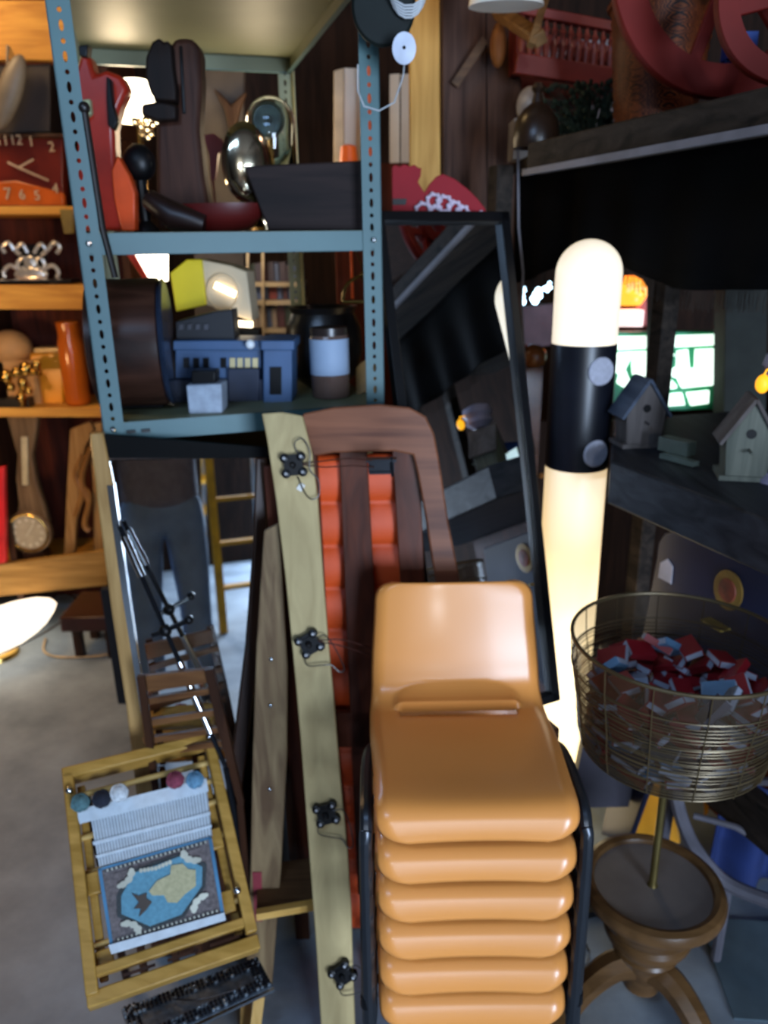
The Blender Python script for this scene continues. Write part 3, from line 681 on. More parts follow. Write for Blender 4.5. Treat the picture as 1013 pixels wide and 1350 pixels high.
for ang in (-52, 190, 75):
    a = math.radians(ang); d = V((math.cos(a), math.sin(a), 0)); g = G()
    pts = smoothpts([BC+V((0, 0, .16))+d*.01, BC+d*.07+V((0, 0, .165)), BC+d*.13+V((0, 0, .12)), BC+d*.18+V((0, 0, .05)), BC+d*.225+V((0, 0, .022))], 6)
    side = V((-d.y, d.x, 0)); rings = []
    for i, p in enumerate(pts):
        t = i/(len(pts)-1); dd_ = (pts[min(i+1, len(pts)-1)]-pts[max(i-1, 0)]).normalized(); up = side.cross(dd_); up = up if up.z > 0 else -up
        w = .034-.008*t; h = .036-.018*t
        rings.append(g.vs([p+side*w*math.cos(k*PI/4+PI/8)+up*h*math.sin(k*PI/4+PI/8) for k in range(8)]))
    for A, B in zip(rings, rings[1:]):
        for k in range(8): g.face([A[k], A[(k+1) % 8], B[(k+1) % 8], B[k]])
    g.face(rings[0]); g.face(rings[-1][::-1]); part('foot', g, sw2, stand)
g = G(); g.lathe([(.012, zd), (.008, zd+.01), (.0075, .70), (.011, .712)], BC, 16); part('pole', g, plain('old_brass', '#7a6a3e', .3, .8), stand)
bk = thing('wire_basket', 'big round clear amber tub wound with wire, full of matchboxes', 'basket', BC+V((0, 0, .712)))
prof = [(.0, .715), (.150, .715), (.168, .725), (.176, .76), (.182, .82), (.196, .90), (.200, .955)]
g = G(); g.lathe(prof, BC, 64, caps=False)
m, n, l, b = base('amber_clear'); b.inputs['Base Color'].default_value = lin('#3a2e20'); b.inputs['Roughness'].default_value = .18; b.inputs['Alpha'].default_value = .6
o = part('tub', g, m, bk)
def pr(z):
    for (r0, z0), (r1, z1) in zip(prof[1:], prof[2:]):
        if z <= z1: return r0+(r1-r0)*(z-z0)/(z1-z0)
    return prof[-1][0]
hoop = plain('hoop_wire', '#5a4c34', .35, .5, .2); random.seed(11)
for k in range(26):
    z = .728+.175*k/25+random.uniform(-.002, .002)
    g = G(); ph0 = random.uniform(0, 6); g.tube([BC+V(((pr(z)+.002)*math.cos(2*PI*i/56), (pr(z)+.002)*math.sin(2*PI*i/56), z+.002*math.sin(4*PI*i/56+ph0))) for i in range(56)], .0009 if k % 4 else .0016, 5, True)
    part('wire_hoop', g, hoop, bk)
g = G(); g.tube([BC+V((.2*math.cos(2*PI*i/64), .2*math.sin(2*PI*i/64), .955)) for i in range(64)], .0038, 8, True); part('rim', g, hoop, bk)
for k in range(14):
    a = 2*PI*k/14+.1; g = G(); g.tube([BC+V(((r_+.003)*math.cos(a), (r_+.003)*math.sin(a), z)) for r_, z in prof[2:]], .0012, 5); part('wire_rib', g, hoop, bk)
mbm = [plain('match_red', '#86161f', .45, var=.1), plain('match_white', '#a8afbf', .6), plain('match_blue', '#5f86a8', .5), plain('match_grey', '#5d6066', .6, var=.5, scale=70), plain('match_navy', '#27264a', .5)]
def matchbox(top, side, nm):
    root = thing('matchbox', '', 'matchbox', (0, 0, 0))
    g = G(); g.box((0, 0, .0065), (.058, .038, .015)); a = part('sleeve', g, mbm[top], root, smooth=False)
    g = G(); g.box((0, 0, .0065), (.0605, .033, .011)); b2 = part('tray', g, mbm[side], root, smooth=False)
    g = G(); g.box((0, -.0192, .0065), (.056, .0006, .010)); part('striking_strip', g, mbm[side], root, smooth=False)
    return root
protos = [(matchbox(0, 1, 'r'), 'small red matchbox with white ends in the heap filling the tub', 'red matchboxes in the tub'), (matchbox(2, 1, 'b'), 'small pale blue matchbox in the heap filling the tub', 'blue matchboxes in the tub'), (matchbox(3, 1, 'g'), 'small grey patterned matchbox in the heap filling the tub', 'grey matchboxes in the tub'), (matchbox(1, 0, 'w'), 'small white matchbox in the heap filling the tub', 'white matchboxes in the tub'), (matchbox(4, 1, 'n'), 'small navy matchbox in the heap filling the tub', 'navy matchboxes in the tub')]
used = set(); random.seed(21)
from mathutils import Euler
cnt = 0
for layer in range(7):
    z = .724+.0245*layer; rmax = pr(z)-.034
    for k in range(20 if layer < 6 else 15):
        rr = rmax*math.sqrt(random.random() if k > 13 else .75+.25*random.random()); a = 2*PI*((k*.618+layer*.37) % 1)
        if layer == 6: rr *= .8
        w = random.choices(range(5), (.60, .12, .12, .06, .10))[0]; pr_, lab, grp = protos[w]
        o = pr_ if w not in used else dup(pr_); used.add(w)
        o.location = BC+V((rr*math.cos(a), rr*math.sin(a), z+random.uniform(-.003, .004))); tl = .3+.09*layer
        o.rotation_euler = Euler((random.uniform(-tl, tl), random.uniform(-tl, tl), random.uniform(0, 6.28)))
        o['label'] = lab; o['group'] = grp; cnt += 1

# ------------------------------------------------------------------ birdhouses on the counter
def birdhouse(px, py, Y, w, hgt, dep, rot, cols, lab, hole=(0, .60)):
    c = at(px, py, z=ZC); c = V((c.x, c.y, ZC+.001)); root = thing('birdhouse', lab, 'birdhouse', c, 'birdhouses on the stall counter')
    R = Matrix.Rotation(rot, 3, 'Z'); q = lambda x, y, z: c+R @ V((x, y, z))
    we = hgt*.55
    g = G(); n = 20
    outline = [(-w/2*.86, .008), (w/2*.86, .008), (w/2, we), (0, hgt), (-w/2, we)]
    g.prism([q(x, -dep/2, z) for x, z in outline], R @ V((0, dep, 0))); body = part('body', g, cols[0], root, bevel=.0015)
    g = G(); g.box(q(0, 0, .005), (w*1.12, dep*1.15, .010), rot=rot); part('base', g, cols[0], root)
    for s in (-1, 1):
        g = G(); a, b2 = q(0, 0, hgt+.005), q(s*w*.62, 0, we-.014); d = (b2-a).normalized(); nn = R @ V((0, 1, 0)); up = d.cross(nn)
        g.bar(a-d*.0, b2, dep*1.25, .007, up); part('roof_panel', g, cols[1], root, bevel=.001)
    g = G(); g.lathe([(.0095, 0), (.0095, .0018)], q(0, -dep/2-.0015, hgt*hole[1]), 20, M=Matrix((R @ V((1, 0, 0)), V((0, 0, 1)), R @ V((0, 1, 0)))).transposed()); part('hole', g, black, root, 'round black entrance hole')
    g = G(); g.tube([q(0, -dep/2, hgt*hole[1]-.032), q(0, -dep/2-.025, hgt*hole[1]-.034)], .003, 8); part('perch', g, cols[0], root)
gw = wood('birdhouse_grey', '#4b4542', '#6f6764', 'Z', .7); bw = wood('birdhouse_roof', '#3c4453', '#5a6474', 'Y', .7); gw2 = wood('birdhouse_green_grey', '#575b52', '#7b7d70', 'Z', .7)
b1 = birdhouse(840, 586, 0, .096, .155, .07, .12, (gw, bw), 'grey wooden birdhouse just right of the glowing lamp')
b2 = birdhouse(978, 628, 0, .090, .160, .075, -.25, (gw2, gw), 'greenish grey wooden birdhouse at the right edge of the counter')
# dark turned post with a white cap and a yellow pear at the right edge
c = at(1020, 634, z=ZC); cs = thing('candle_stand', 'dark purple turned column with pale capital at the right edge', 'candlestick', V((c.x, c.y, ZC)))
g = G(); g.lathe([(.035, 0), (.036, .008), (.024, .014), (.023, .02)], wl(cs), 24); part('foot_ring', g, plain('pale_violet', '#8d88a0', .5), cs)
g = G(); g.lathe([(.022, .018), (.020, .10), (.019, .17), (.022, .18)], wl(cs), 24); part('column', g, plain('dark_violet', '#1d1a2c', .3), cs)
g = G(); g.lathe([(.022, .18), (.045, .20), (.04, .215), (.05, .23), (.045, .25), (.02, .26)], wl(cs), 24); part('capital', g, plain('pale_violet', '#8d88a0'), cs)
c = at(1006, 506, Y=wl(cs).y-.03); w0 = wl(cs)
g = G(); g.ball(c, (.013, .013, .018), 16, 10); g.tube([c+V((0, 0, .016)), c+V((.004, 0, .026)), V((w0.x, w0.y, c.z+.03))], .002, 6); part('glowing_pear', g, emit('amber_glow', '#ffb01e', 1.2), cs, 'small glowing yellow pear hung on the column')
# boxes hidden behind the lamp on the counter, seen in the standing mirror
for (px, py), s_, cn, lab, rot in (((1068, 640), (.10, .08, .12), '#1c3f9c', 'blue box on the counter right of the birdhouses', .2), ((1040, 600), (.10, .10, .12), '#7fae56', 'lime green box on the counter past the right picture edge', .5)):
    c = at(px, py, z=ZC); c += V((.05, .02, 0)); g = G(); g.box((c.x, c.y, ZC+s_[2]/2+.001), s_, rot=rot); g.box((c.x, c.y, ZC+s_[2]+.004), (s_[0]*1.05, s_[1]*1.05, .006), rot=rot)
    solo('storage_box', g, plain('box'+cn, cn, .4), lab, 'box', 'coloured boxes on the counter', bevel=.003)
g = G(); g.bar(at(874, 600, z=ZC+.01), at(918, 612, z=ZC+.01), .02, .01, (0, 0, 1)); g.bar(at(874, 583, z=ZC+.03), at(912, 592, z=ZC+.03), .03, .03, (0, 0, 1))
solo('metal_rails', g, plain('greenish_steel', '#7d8a80', .3, .6), 'short greenish metal rails lying below the glowing sign', 'rail')
# ------------------------------------------------------------------ blue board under the counter
BP = (sl(1.75, .17), (SN+V((0, 0, .02))).normalized())
bb = thing('blue_headboard', 'dark blue painted board with rounded corners, a white tag and a round gilt emblem', 'board', at(860, 1100, pl=BP))
g = G(); g.pl([(866, 735), (868, 715), (876, 703), (890, 700), (1080, 790), (1080, 960), (950, 1000), (868, 1000), (828, 1112), (792, 1100), (820, 960), (848, 830)], BP, .02); part('panel', g, plain('navy_gloss', '#1d2747', .3, 0, .25, 4), bb, bevel=.004)
g = G(); e = BP[1]; g.pl([(871, 742), (880, 737), (887, 747), (885, 770), (868, 761)], (BP[0]+e*.003, e), .002); part('price_tag', g, plain('tag_white', '#c9c3cc', .7), bb, 'white paper price tag')
g = G(); ce = at(961, 778, pl=BP); M = Matrix((SD, V((0, 0, 1)), e)).transposed()
g.lathe([(.040, 0), (.040, .003), (.028, .004)], ce, 40, M=M, sy=1.15); part('emblem', g, plain('gilt', '#8a6a2c', .5, .3, .3, 20), bb, 'round gilt emblem ring')
g = G(); g.lathe([(.026, .003), (.024, .006), (.0, .008)], ce, 24, M=M, sy=1.1); part('emblem_center', g, plain('emblem_red', '#7c3420', .6, 0, .5, 40), bb, 'reddish centre of the emblem')
g = G(); c2 = at(950, 822, pl=BP); g.box(c2+e*.004, (.06, .005, .05), M=M); part('gilt_foot', g, plain('gilt2', '#a3883c', .5, .3, .3, 30), bb)
# yellow boards coloured as lamp-lit floor in gaps, and blue/grey clutter under the stall
yp = (sl(1.8, -.01), (SN+V((0, 0, .2))).normalized())
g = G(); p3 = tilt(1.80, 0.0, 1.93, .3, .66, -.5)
g.pl([(864, 1006), (884, 1008), (897, 1112), (860, 1118), (832, 1112)], p3, .02); solo('lit_floor_board', g, plain('lit_floor_yellow', '#e0991c', .5, var=.12), 'yellow tapering board coloured as lamp-lit floor behind the basket pole', 'board', bevel=.003)
g = G(); g.pl([(926, 1014), (936, 1012), (934, 1072), (929, 1076)], tilt(1.86, 0, 1.94, .3, .75, -.5), .015); solo('lit_floor_strip', g, plain('lit_floor_yellow', '#e0991c'), 'narrow yellow strip coloured as lamp-lit floor right of the basket pole', 'slat')
rk_ = thing('grey_rocker', 'curved grey wooden rocker frame under the stall, right of the yellow board', 'rocker', at(930, 1140, z=0))
g = G(); P_ = [at(x, y, Y=Y) for x, y, Y in ((893, 1005, 1.55), (892, 1050, 1.53), (905, 1095, 1.5), (925, 1130, 1.46), (960, 1165, 1.42), (1020, 1190, 1.36))]; g.tube(smoothpts(P_, 5), .017, 8); part('rocker', g, plain('grey_violet', '#5d5a62', .6), rk_)
g = G(); g.tube([at(915, 1075, Y=1.5), at(970, 1090, Y=1.46), at(1040, 1130, Y=1.4)], .008, 8); part('rail', g, plain('grey_violet', '#5d5a62'), rk_)
g = G(); g.tube([at(925, 1030, Y=1.55), at(1030, 1030, Y=1.45)], .01, 8); part('rail', g, plain('grey_violet', '#5d5a62'), rk_)
p0 = at(893, 1005, Y=1.55); g = G(); g.tube([p0, V((p0.x, p0.y+.03, 0))], .012, 8); g.tube([P_[4], V((P_[4].x, P_[4].y, 0))], .012, 8); part('post', g, plain('grey_violet', '#5d5a62'), rk_)
g = G(); c = at(970, 1130, Y=1.62); g.grid(lambda u, v: V((c.x-.06+.30*u, 1.62+.03*math.sin(u*14)+.02*v, .02+.34*(1-v)+.01*math.sin(u*9))), 40, 10)
o = solo('blue_cloth', g, plain('royal_blue_cloth', '#14285c', .8), 'royal blue cloth bundled under the stall behind the grey rocker', 'cloth'); o.modifiers.new('t', 'SOLIDIFY').thickness = .006
g = G(); g.frame8([at(840, 960, Y=1.72)+V((-.16, .0, -.25)), at(840, 960, Y=1.72)+V((.0, .0, -.25)), at(840, 960, Y=1.72)+V((.0, .03, -.25)), at(840, 960, Y=1.72)+V((-.16, .03, -.25))], [at(840, 960, Y=1.72)+V((-.10, .02, .22)), at(840, 960, Y=1.72)+V((.05, .02, .22)), at(840, 960, Y=1.72)+V((.05, .05, .22)), at(840, 960, Y=1.72)+V((-.10, .05, .22))])
solo('purple_board', g, plain('dusky_violet', '#2f2a34', .5, var=.2), 'dusky violet grey board leaning between the lamp and the yellow board', 'board')
g = G(); g.bar(at(740, 1205, z=.012), at(800, 1190, z=.012), .05, .02, (0, 0, 1)); solo('black_strap', g, black, 'black strap lying on the floor at the lamp foot', 'strap')
g = G(); c = at(757, 1255, z=.005); g.tube([c+V((.035*math.cos(t/3.2)*(1+.1*math.sin(t)), .05*math.sin(t/3.2), .003*(t % 3))) for t in range(40)], .0022, 5); solo('cable_coil', g, plain('cable_grey', '#46484a', .5), 'small coil of grey cable on the floor between the chairs and the stand', 'cable')
g = G(); g.bar(at(1000, 1215, z=.004), at(1060, 1350, z=.004), .30, .006, (0, 0, 1))
solo('floor_blue_sheet', g, plain('sheet_blue_grey', '#4c5c64', .8, var=.2), 'flat blue grey sheet added for the bluish floor at the right edge', 'mat')  # added sheet that gives the bare floor here its bluish cast
# ------------------------------------------------------------------ things on the middle shelf (z 1.69)
def slab(name, px, Y, t, mat, label=None, cat=None, par=None, bevel=.003, **k):
    g = G(); g.pp(px, Y, t)
    return part(name, g, mat, par, label, bevel=bevel) if par else solo(name, g, mat, label, cat, bevel=bevel, **k)
ZM = 1.691; ZL = 1.316
redw = plain('red_lacquer_wood', '#8e2212', .3, 0, .3, 9); redd = plain('deep_red', '#4a0e0c', .4, 0, .3, 9); org = plain('burnt_orange', '#c7481a', .35, 0, .2, 10)
fig = thing('carved_horse', 'red and orange painted carved wooden horse beside the left rack post', 'figure', V((at(145, 300, Y=1.86).x, 1.9, ZM)))
slab('body', [(104, 304), (101, 230), (100, 150), (99, 95), (106, 70), (117, 72), (124, 98), (140, 92), (160, 100), (168, 118), (158, 140), (150, 170), (152, 215), (170, 240), (178, 304)], 1.86, .05, redw, par=fig, bevel=.012)
slab('leg', [(147, 225), (155, 205), (170, 232), (178, 255), (178, 304), (160, 304), (150, 260)], 1.845, .03, org, par=fig, label='glossy orange flank')
slab('mane', [(140, 100), (146, 105), (149, 140), (155, 160), (150, 172), (142, 165), (140, 130)], 1.84, .02, black, par=fig)
slab('collar', [(104, 132), (118, 130), (120, 150), (110, 158), (104, 152)], 1.845, .02, plain('pale_olive', '#9aa07a', .5), par=fig)
slab('ear', [(103, 60), (116, 58), (114, 76), (104, 74)], 1.85, .03, black, par=fig)
# dark cane running from the horse down over the shelf lip to the drum
g = G(); g.tube([at(111, 142, Y=1.60)+V((0, 0, 0)), at(135, 300, Y=1.60), at(152, 366, Y=1.60)], .0065, 10); g.ball(at(111, 142, Y=1.60), .011, 12, 8)
solo('walking_cane', g, plain('cane_black', '#17110f', .4), 'thin black cane leaning over the front lip of the middle shelf', 'cane')
# tall dark carved figure
cf = thing('carved_column', 'tall dark carved wooden figure with rounded top, centre of the middle shelf', 'carving', V((at(235, 300, Y=1.95).x, 1.99, ZM)))
slab('torso', [(205, 304), (205, 160), (233, 158), (234, 118), (222, 108), (222, 66), (228, 50), (252, 49), (263, 62), (265, 110), (262, 170), (268, 230), (280, 304)], 1.95, .07, wood('carved_brown', '#26140f', '#442a20', 'Z', .6), par=cf, bevel=.012)
slab('head', [(198, 122), (191, 100), (192, 75), (200, 55), (210, 49), (216, 56), (221, 52), (226, 62), (228, 90), (232, 118), (232, 133), (206, 133)], 1.92, .06, wood('carved_dark', '#0c0706', '#1a0f0c', 'Z', .6), par=cf, bevel=.012)
slab('arm', [(186, 137), (212, 133), (232, 138), (232, 158), (207, 160), (186, 152)], 1.93, .06, wood('carved_dark', '#120b09', '#241512', 'Z'), par=cf, bevel=.006)
slab('groove', [(236, 60), (240, 60), (245, 150), (240, 150)], 1.946, .005, black, par=cf)
g = G(); c = at(184, 215, Y=1.90); g.ball(c, (.036, .03, .04), 24, 14); g.lathe([(.03, 0), (.028, .012), (.012, .03), (.014, .06)], V((c.x, c.y, ZM)), 24)
g.tube([V((c.x, c.y, ZM+.05)), c], .012, 10)
solo('black_ball_finial', g, black, 'black round knob on a foot in front of the carved figure', 'knob')
hp = thing('dark_bowl', 'dark red wooden bowl heaped low at the foot of the carved figure', 'bowl', V((at(290, 300, Y=1.82).x, 1.84, ZM)))
g = G(); c = wl(hp); g.lathe([(.03, .0), (.07, .012), (.098, .04), (.104, .06), (.096, .058), (.06, .02), (.0, .014)], c, 40, sx=1.0, sy=.6, caps=False); part('body', g, redd, hp)
g = G(); g.tube([at(196, 262, Y=1.80), at(230, 285, Y=1.78), at(270, 296, Y=1.78)], [.02, .03, .02], 12); solo('dark_club', g, plain('dark_club', '#1c0d0a', .4), 'dark lumpy wooden club lying before the carved figure', 'wood piece')
# black trough
slab('wooden_trough', [(321, 219), (487, 211), (492, 304), (354, 304)], 1.80, .16, wood('trough_wood', '#181212', '#2a1f1d', 'X', .7), 'dark wooden trough with a slanting left end on the middle shelf', 'trough', bevel=.004)
# silver plate and candlestick cluster
sp = thing('silver_tray', 'upright shining oval silver tray left of the dark trough', 'tray', at(322, 304, Y=1.9))
c = at(325, 215, Y=1.93); M = Matrix.Rotation(.25, 3, 'Z') @ Matrix.Rotation(PI/2, 3, 'X'); 
g = G(); g.lathe([(.0, .0), (.036, .0), (.05, -.008), (.056, -.006), (.056, -.0), (.05, .006), (.036, .014), (0, .014)], c, 40, M=M, sy=1.55); part('dish', g, plain('polished_silver', '#e0d2b4', .12, 1, .05), sp)
g = G(); g.tube(smoothpts([at(305, 240, Y=1.89), at(318, 258, Y=1.88), at(334, 268, Y=1.87), at(346, 285, Y=1.86), at(352, 303, Y=1.86)], 5), [.006]*21, 10); part('handle', g, plain('polished_silver', '#e0d2b4'), sp)
# glass dome clock
gd = thing('glass_dome', 'clear glass dome with a dark dial inside, against the rear rack post', 'glass dome', at(360, 218, Y=2.15)-V((0, 0, .0)))
b0 = V((wl(gd).x, 2.15, ZM)); gd.location = b0
g = G(); r_ = .062; zt2 = at(362, 126, Y=2.15).z
g.lathe([(r_, .02), (r_, zt2-ZM-r_)]+[(r_*math.cos(a*PI/20), zt2-ZM-r_+r_*math.sin(a*PI/20)) for a in range(1, 11)], b0, 32, caps=False); o = part('dome', g, glass('clear_glass', '#e8eef0'), gd); o.modifiers.new('t', 'SOLIDIFY').thickness = .003
g = G(); g.lathe([(.07, 0), (.07, .012), (.06, .02)], b0, 32); part('base', g, brass, gd)
g = G(); g.lathe([(.040, 0), (.040, .01), (.034, .014), (.034, .009), (.010, .009), (.008, .014), (0, .014)], V((b0.x, 2.11, at(362, 160, Y=2.13).z)), 32, M=Matrix.Rotation(PI/2, 3, 'X')); part('dial', g, plain('dial_green', '#3a4034', .3, .4), gd)
g = G(); g.tube([b0+V((0, -.01, .02)), V((b0.x, 2.13, at(362, 175, Y=2.13).z))], .006, 8); part('stem', g, brass, gd)
# under the top shelf: dark panels with a gap, seen against the wall
# ------------------------------------------------------------------ lower shelf
dr_ = thing('wooden_drum', 'round dark wooden drum lying on its side, left end of the lower shelf', 'drum', rk(.085, .12, ZL))
ctr = V((at(172, 450, Y=1.77).x, 1.77, ZL+.143)); ax = V((.985, .165, 0)).normalized(); M = Matrix((V((-ax.y, ax.x, 0)), V((0, 0, 1)), ax)).transposed()
if M.determinant() < 0: M = Matrix((V((ax.y, -ax.x, 0)), V((0, 0, 1)), ax)).transposed()
g = G(); g.lathe([(.128, -.075), (.140, -.072), (.141, -.055), (.139, 0), (.141, .055), (.140, .072), (.128, .075)], ctr, 56, M=M); part('shell', g, wood('drum_wood', '#22130e', '#42291f', 'X', .35, .6, .05), dr_)
g = G(); g.lathe([(.133, .0745), (.140, .082), (.133, .086), (.118, .083), (0, .083)], ctr, 56, M=M); part('bezel', g, plain('blue_grey_metal', '#3c4c66', .25, .6), dr_, 'blue grey metal end ring')
g = G(); g.box(ctr+V((0, 0, -.139)), (.13, .05, .006)); part('cradle', g, black, dr_)
# miniature building
mb = thing('model_building', 'miniature blue classical building with rows of windows on the lower shelf', 'model', V((at(310, 540, Y=1.86).x, 1.9, ZL)))
blu = plain('model_blue', '#3d587c', .5, var=.1); navy = plain('model_navy', '#1b2438', .5)
slab('facade', [(231, 456), (345, 456), (345, 532), (231, 532)], 1.84, .10, blu, par=mb); slab('cornice', [(228, 449), (349, 449), (349, 462), (228, 462)], 1.828, .12, blu, par=mb)
slab('wing', [(347, 460), (385, 460), (385, 532), (347, 532)], 1.80, .12, blu, par=mb); slab('cornice', [(344, 449), (388, 449), (388, 462), (344, 462)], 1.79, .14, blu, par=mb)
slab('plinth', [(229, 500), (350, 500), (350, 536), (229, 536)], 1.82, .06, navy, par=mb); slab('portico', [(300, 486), (342, 486), (342, 530), (300, 530)], 1.815, .05, navy, par=mb)
for x in (242, 255, 268, 291, 303, 313, 323, 333):
    slab('window', [(x, 472), (x+7, 472), (x+7, 485), (x, 485)], 1.834, .01, black if x < 300 else plain('window_pale', '#c9b88a', .4), par=mb, bevel=0)
slab('window', [(356, 484), (371, 484), (371, 520), (356, 520)], 1.795, .01, black, par=mb, bevel=0)
slab('roof', [(232, 449), (231, 424), (262, 416), (285, 410), (306, 408), (310, 449)], 1.86, .07, plain('roof_dark', '#15151a', .6), par=mb)
for x in (236, 247, 258, 269): slab('merlon', [(x, 428), (x+6, 427), (x+6, 434), (x, 435)], 1.852, .01, plain('merlon_grey', '#3b3a40', .6), par=mb, bevel=0)
g = G(); c = at(330, 454, Y=1.80); g.ball(c, (.011, .011, .011), 16, 10); o = part('globe', g, plain('pearl', '#e6ecf2', .15), mb, 'small shiny white globe')
slab('stone_block', [(245, 508), (292, 506), (293, 546), (249, 548)], 1.68, .07, plain('pale_stone', '#8f9aa8', .7, var=.2, scale=40), 'small pale blue grey stone block at the shelf edge', 'stone', bevel=.004)
slab('dark_tin', [(252, 489), (284, 489), (284, 507), (252, 507)], 1.70, .05, black, 'small dark lidded tin on the pale stone block', 'tin')
# box with lamp oval, cream and yellow
bx = thing('cream_box', 'tilted cream box with yellow side and round moulding behind the model building', 'box', at(283, 425, Y=2.05))
slab('front', [(265, 342), (304, 350), (325, 358), (333, 424), (304, 414), (290, 408), (272, 402)], 2.0, .12, plain('cream_card', '#c7b596', .5, var=.05), par=bx)
slab('side', [(224, 360), (246, 342), (266, 342), (272, 402), (232, 411)], 1.99, .10, plain('yellow_card', '#d8c21e', .5, var=.06), par=bx)
c = at(294, 385, Y=1.995); M = Matrix.Rotation(PI/2, 3, 'X'); g = G(); g.lathe([(.038, 0), (.042, .003), (.038, .005), (.036, .0)], c, 36, M=M, sy=1.1, caps=False); part('ring', g, plain('cream_card', '#c7b596'), bx)
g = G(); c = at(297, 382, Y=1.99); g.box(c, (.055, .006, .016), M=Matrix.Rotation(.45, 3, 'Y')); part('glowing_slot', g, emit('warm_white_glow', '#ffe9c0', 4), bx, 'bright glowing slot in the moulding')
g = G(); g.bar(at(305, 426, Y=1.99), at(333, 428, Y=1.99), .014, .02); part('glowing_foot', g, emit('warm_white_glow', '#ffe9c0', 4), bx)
g = G(); c = at(300, 430, Y=2.04); g.box(V((c.x, 2.07, (ZL+c.z-.01)/2)), (.16, .06, c.z-.01-ZL)); solo('dark_carton', g, black, 'dark carton under the tilted cream box', 'carton')
# black pot, jar with white label, leaf
g = G(); c = at(430, 520, Y=2.02); c.z = ZL; g.lathe([(.05, 0), (.085, .03), (.10, .09), (.095, .15), (.08, .185), (.088, .20), (.08, .20), (.07, .18)], c, 40); solo('black_pot', g, plain('pot_black', '#100d0c', .3), 'big round black pot behind the labelled jar', 'pot')
jr = thing('labelled_jar', 'straight jar with white paper label and dark lid on the lower shelf', 'jar', V((at(436, 524, Y=1.84).x, 1.86, ZL)))
b0 = wl(jr); zj = at(436, 434, Y=1.81).z-ZL
g = G(); g.lathe([(.044, 0), (.046, .004), (.046, zj-.02), (.042, zj-.014)], b0, 40); part('body', g, plain('jar_brown', '#5d4a42', .15), jr)
g = G(); g.lathe([(.0464, .055), (.047, .056), (.047, zj-.026), (.0464, zj-.025)], b0, 40); part('label', g, plain('label_white', '#93a6be', .6, var=.04), jr, 'white paper label')
g = G(); g.lathe([(.044, zj-.02), (.044, zj), (.03, zj+.002)], b0, 40); part('lid', g, plain('lid_dark', '#2b221e', .3), jr)
g = G(); c = at(486, 505, Y=1.90); g.grid(lambda u, v: c+V(((u-.5)*.06, (v-.5)*.03, (v-.5)*.07+.02*math.sin(u*PI))), 8, 8); g.box(V((c.x, c.y+.01, ZL+.015)), (.04, .03, .03))
solo('dried_leaf', g, plain('dry_leaf', '#8a6632', .6, 0, .3), 'dry brown crumpled leaf by the right rack post', 'leaf')
# brass clothes hanger hook
g = G(); g.tube(smoothpts([at(452, 398, Y=1.95), at(456, 378, Y=1.95), at(470, 366, Y=1.95), at(486, 362, Y=1.95)], 5), .004, 8); g.tube([at(452, 398, Y=1.95), at(496, 398, Y=1.95)], .004, 8); g.tube([at(478, 372, Y=1.95), at(478, 352, Y=1.95), at(470, 332, Y=1.95), at(470, 328, Y=1.95)], .002, 6); g.ball(at(480, 362, Y=1.95), .009, 10, 8); g.tube([at(486, 362, Y=1.95), at(496, 398, Y=1.95)], .004, 8)
solo('brass_hook', g, brass, 'brass hanger hooked below the middle shelf beside the right post', 'hanger')
# reel with cable coil hung from the rack front corner
rl = thing('cable_reel', 'dark round reel with coiled grey cable hung high on the right rack post', 'reel', at(510, 50, Y=1.66))
c = at(506, 10, Y=1.68); M = Matrix.Rotation(PI/2+.1, 3, 'X'); g = G(); g.lathe([(0, 0), (.055, 0), (.06, .004), (.06, .012), (.055, .016), (0, .016)], c, 40, M=M, sy=1.1); part('reel_disc', g, plain('reel_green_black', '#0e1614', .6, spec=.2), rl)
for k in range(5):
    g = G(); g.tube([c+V((.045+(.034+.004*k)*math.cos(t*.35), -.03-.003*k, .025+.01*k+(.05+.006*k)*math.sin(t*.35))) for t in range(18)], .0022, 6, True); part('cable_loop', g, plain('cable_silver', '#a9adb0', .4), rl)
g = G(); g.tube([at(472, 85, Y=1.65), at(472, 120, Y=1.65), at(480, 140, Y=1.65), at(500, 146, Y=1.65), at(520, 135, Y=1.65), at(532, 100, Y=1.65), at(534, 70, Y=1.65)], .0016, 6); part('hanging_cable', g, plain('cable_silver', '#a9adb0'), rl)
c = at(533, 64, Y=1.62); g = G(); g.lathe([(.022, 0), (.022, .004), (.006, .006), (.0, .006)], c, 28, M=M, sy=1.2); part('white_disc', g, plain('disc_white', '#b9c0d0', .4), rl, 'white cardboard disc')
g = G(); g.ball(c+V((0, -.008, 0)), .003, 8, 6); part('disc_hole', g, black, rl)
# ------------------------------------------------------------------ behind the rack
a = at(438, 216, Y=2.78); b3 = at(545, 216, Y=2.78); g = G(); g.box(((a.x+b3.x)/2, 3.0, a.z/2), (b3.x-a.x, .44, a.z)); solo('brown_cupboard', g, redwall, 'red brown cupboard behind the rack carrying the cream cabinet', 'cupboard', bevel=.003)
slab('white_cabinet', [(454, 89), (476, 90), (476, 215.5), (454, 215.5)], 2.9, .25, plain('cream_white', '#cdbfae', .5, var=.04), 'tall cream white narrow cabinet behind the rack', 'cabinet')
slab('beige_board', [(440, 93), (454, 89), (454, 215), (440, 215)], 2.86, .03, plain('beige_paint', '#8c7a62', .5), 'beige edge board left of the cream cabinet', 'board')
slab('orange_board', [(478, 84), (495, 84), (495, 215), (478, 215)], 2.8, .03, plain('orange_paint', '#c8531f', .5), 'orange painted strip between cream cabinet and rack post', 'board')
g = G()
for x0, x1 in ((514, 527), (529, 541)): g.pp([(x0, 98), (x1, 97), (x1, 240), (x0, 240)], 2.8, .03)
solo('cream_shutter', g, plain('cream_white', '#cdbfae'), 'cream shutter boards seen right of the rack post', 'shutter')
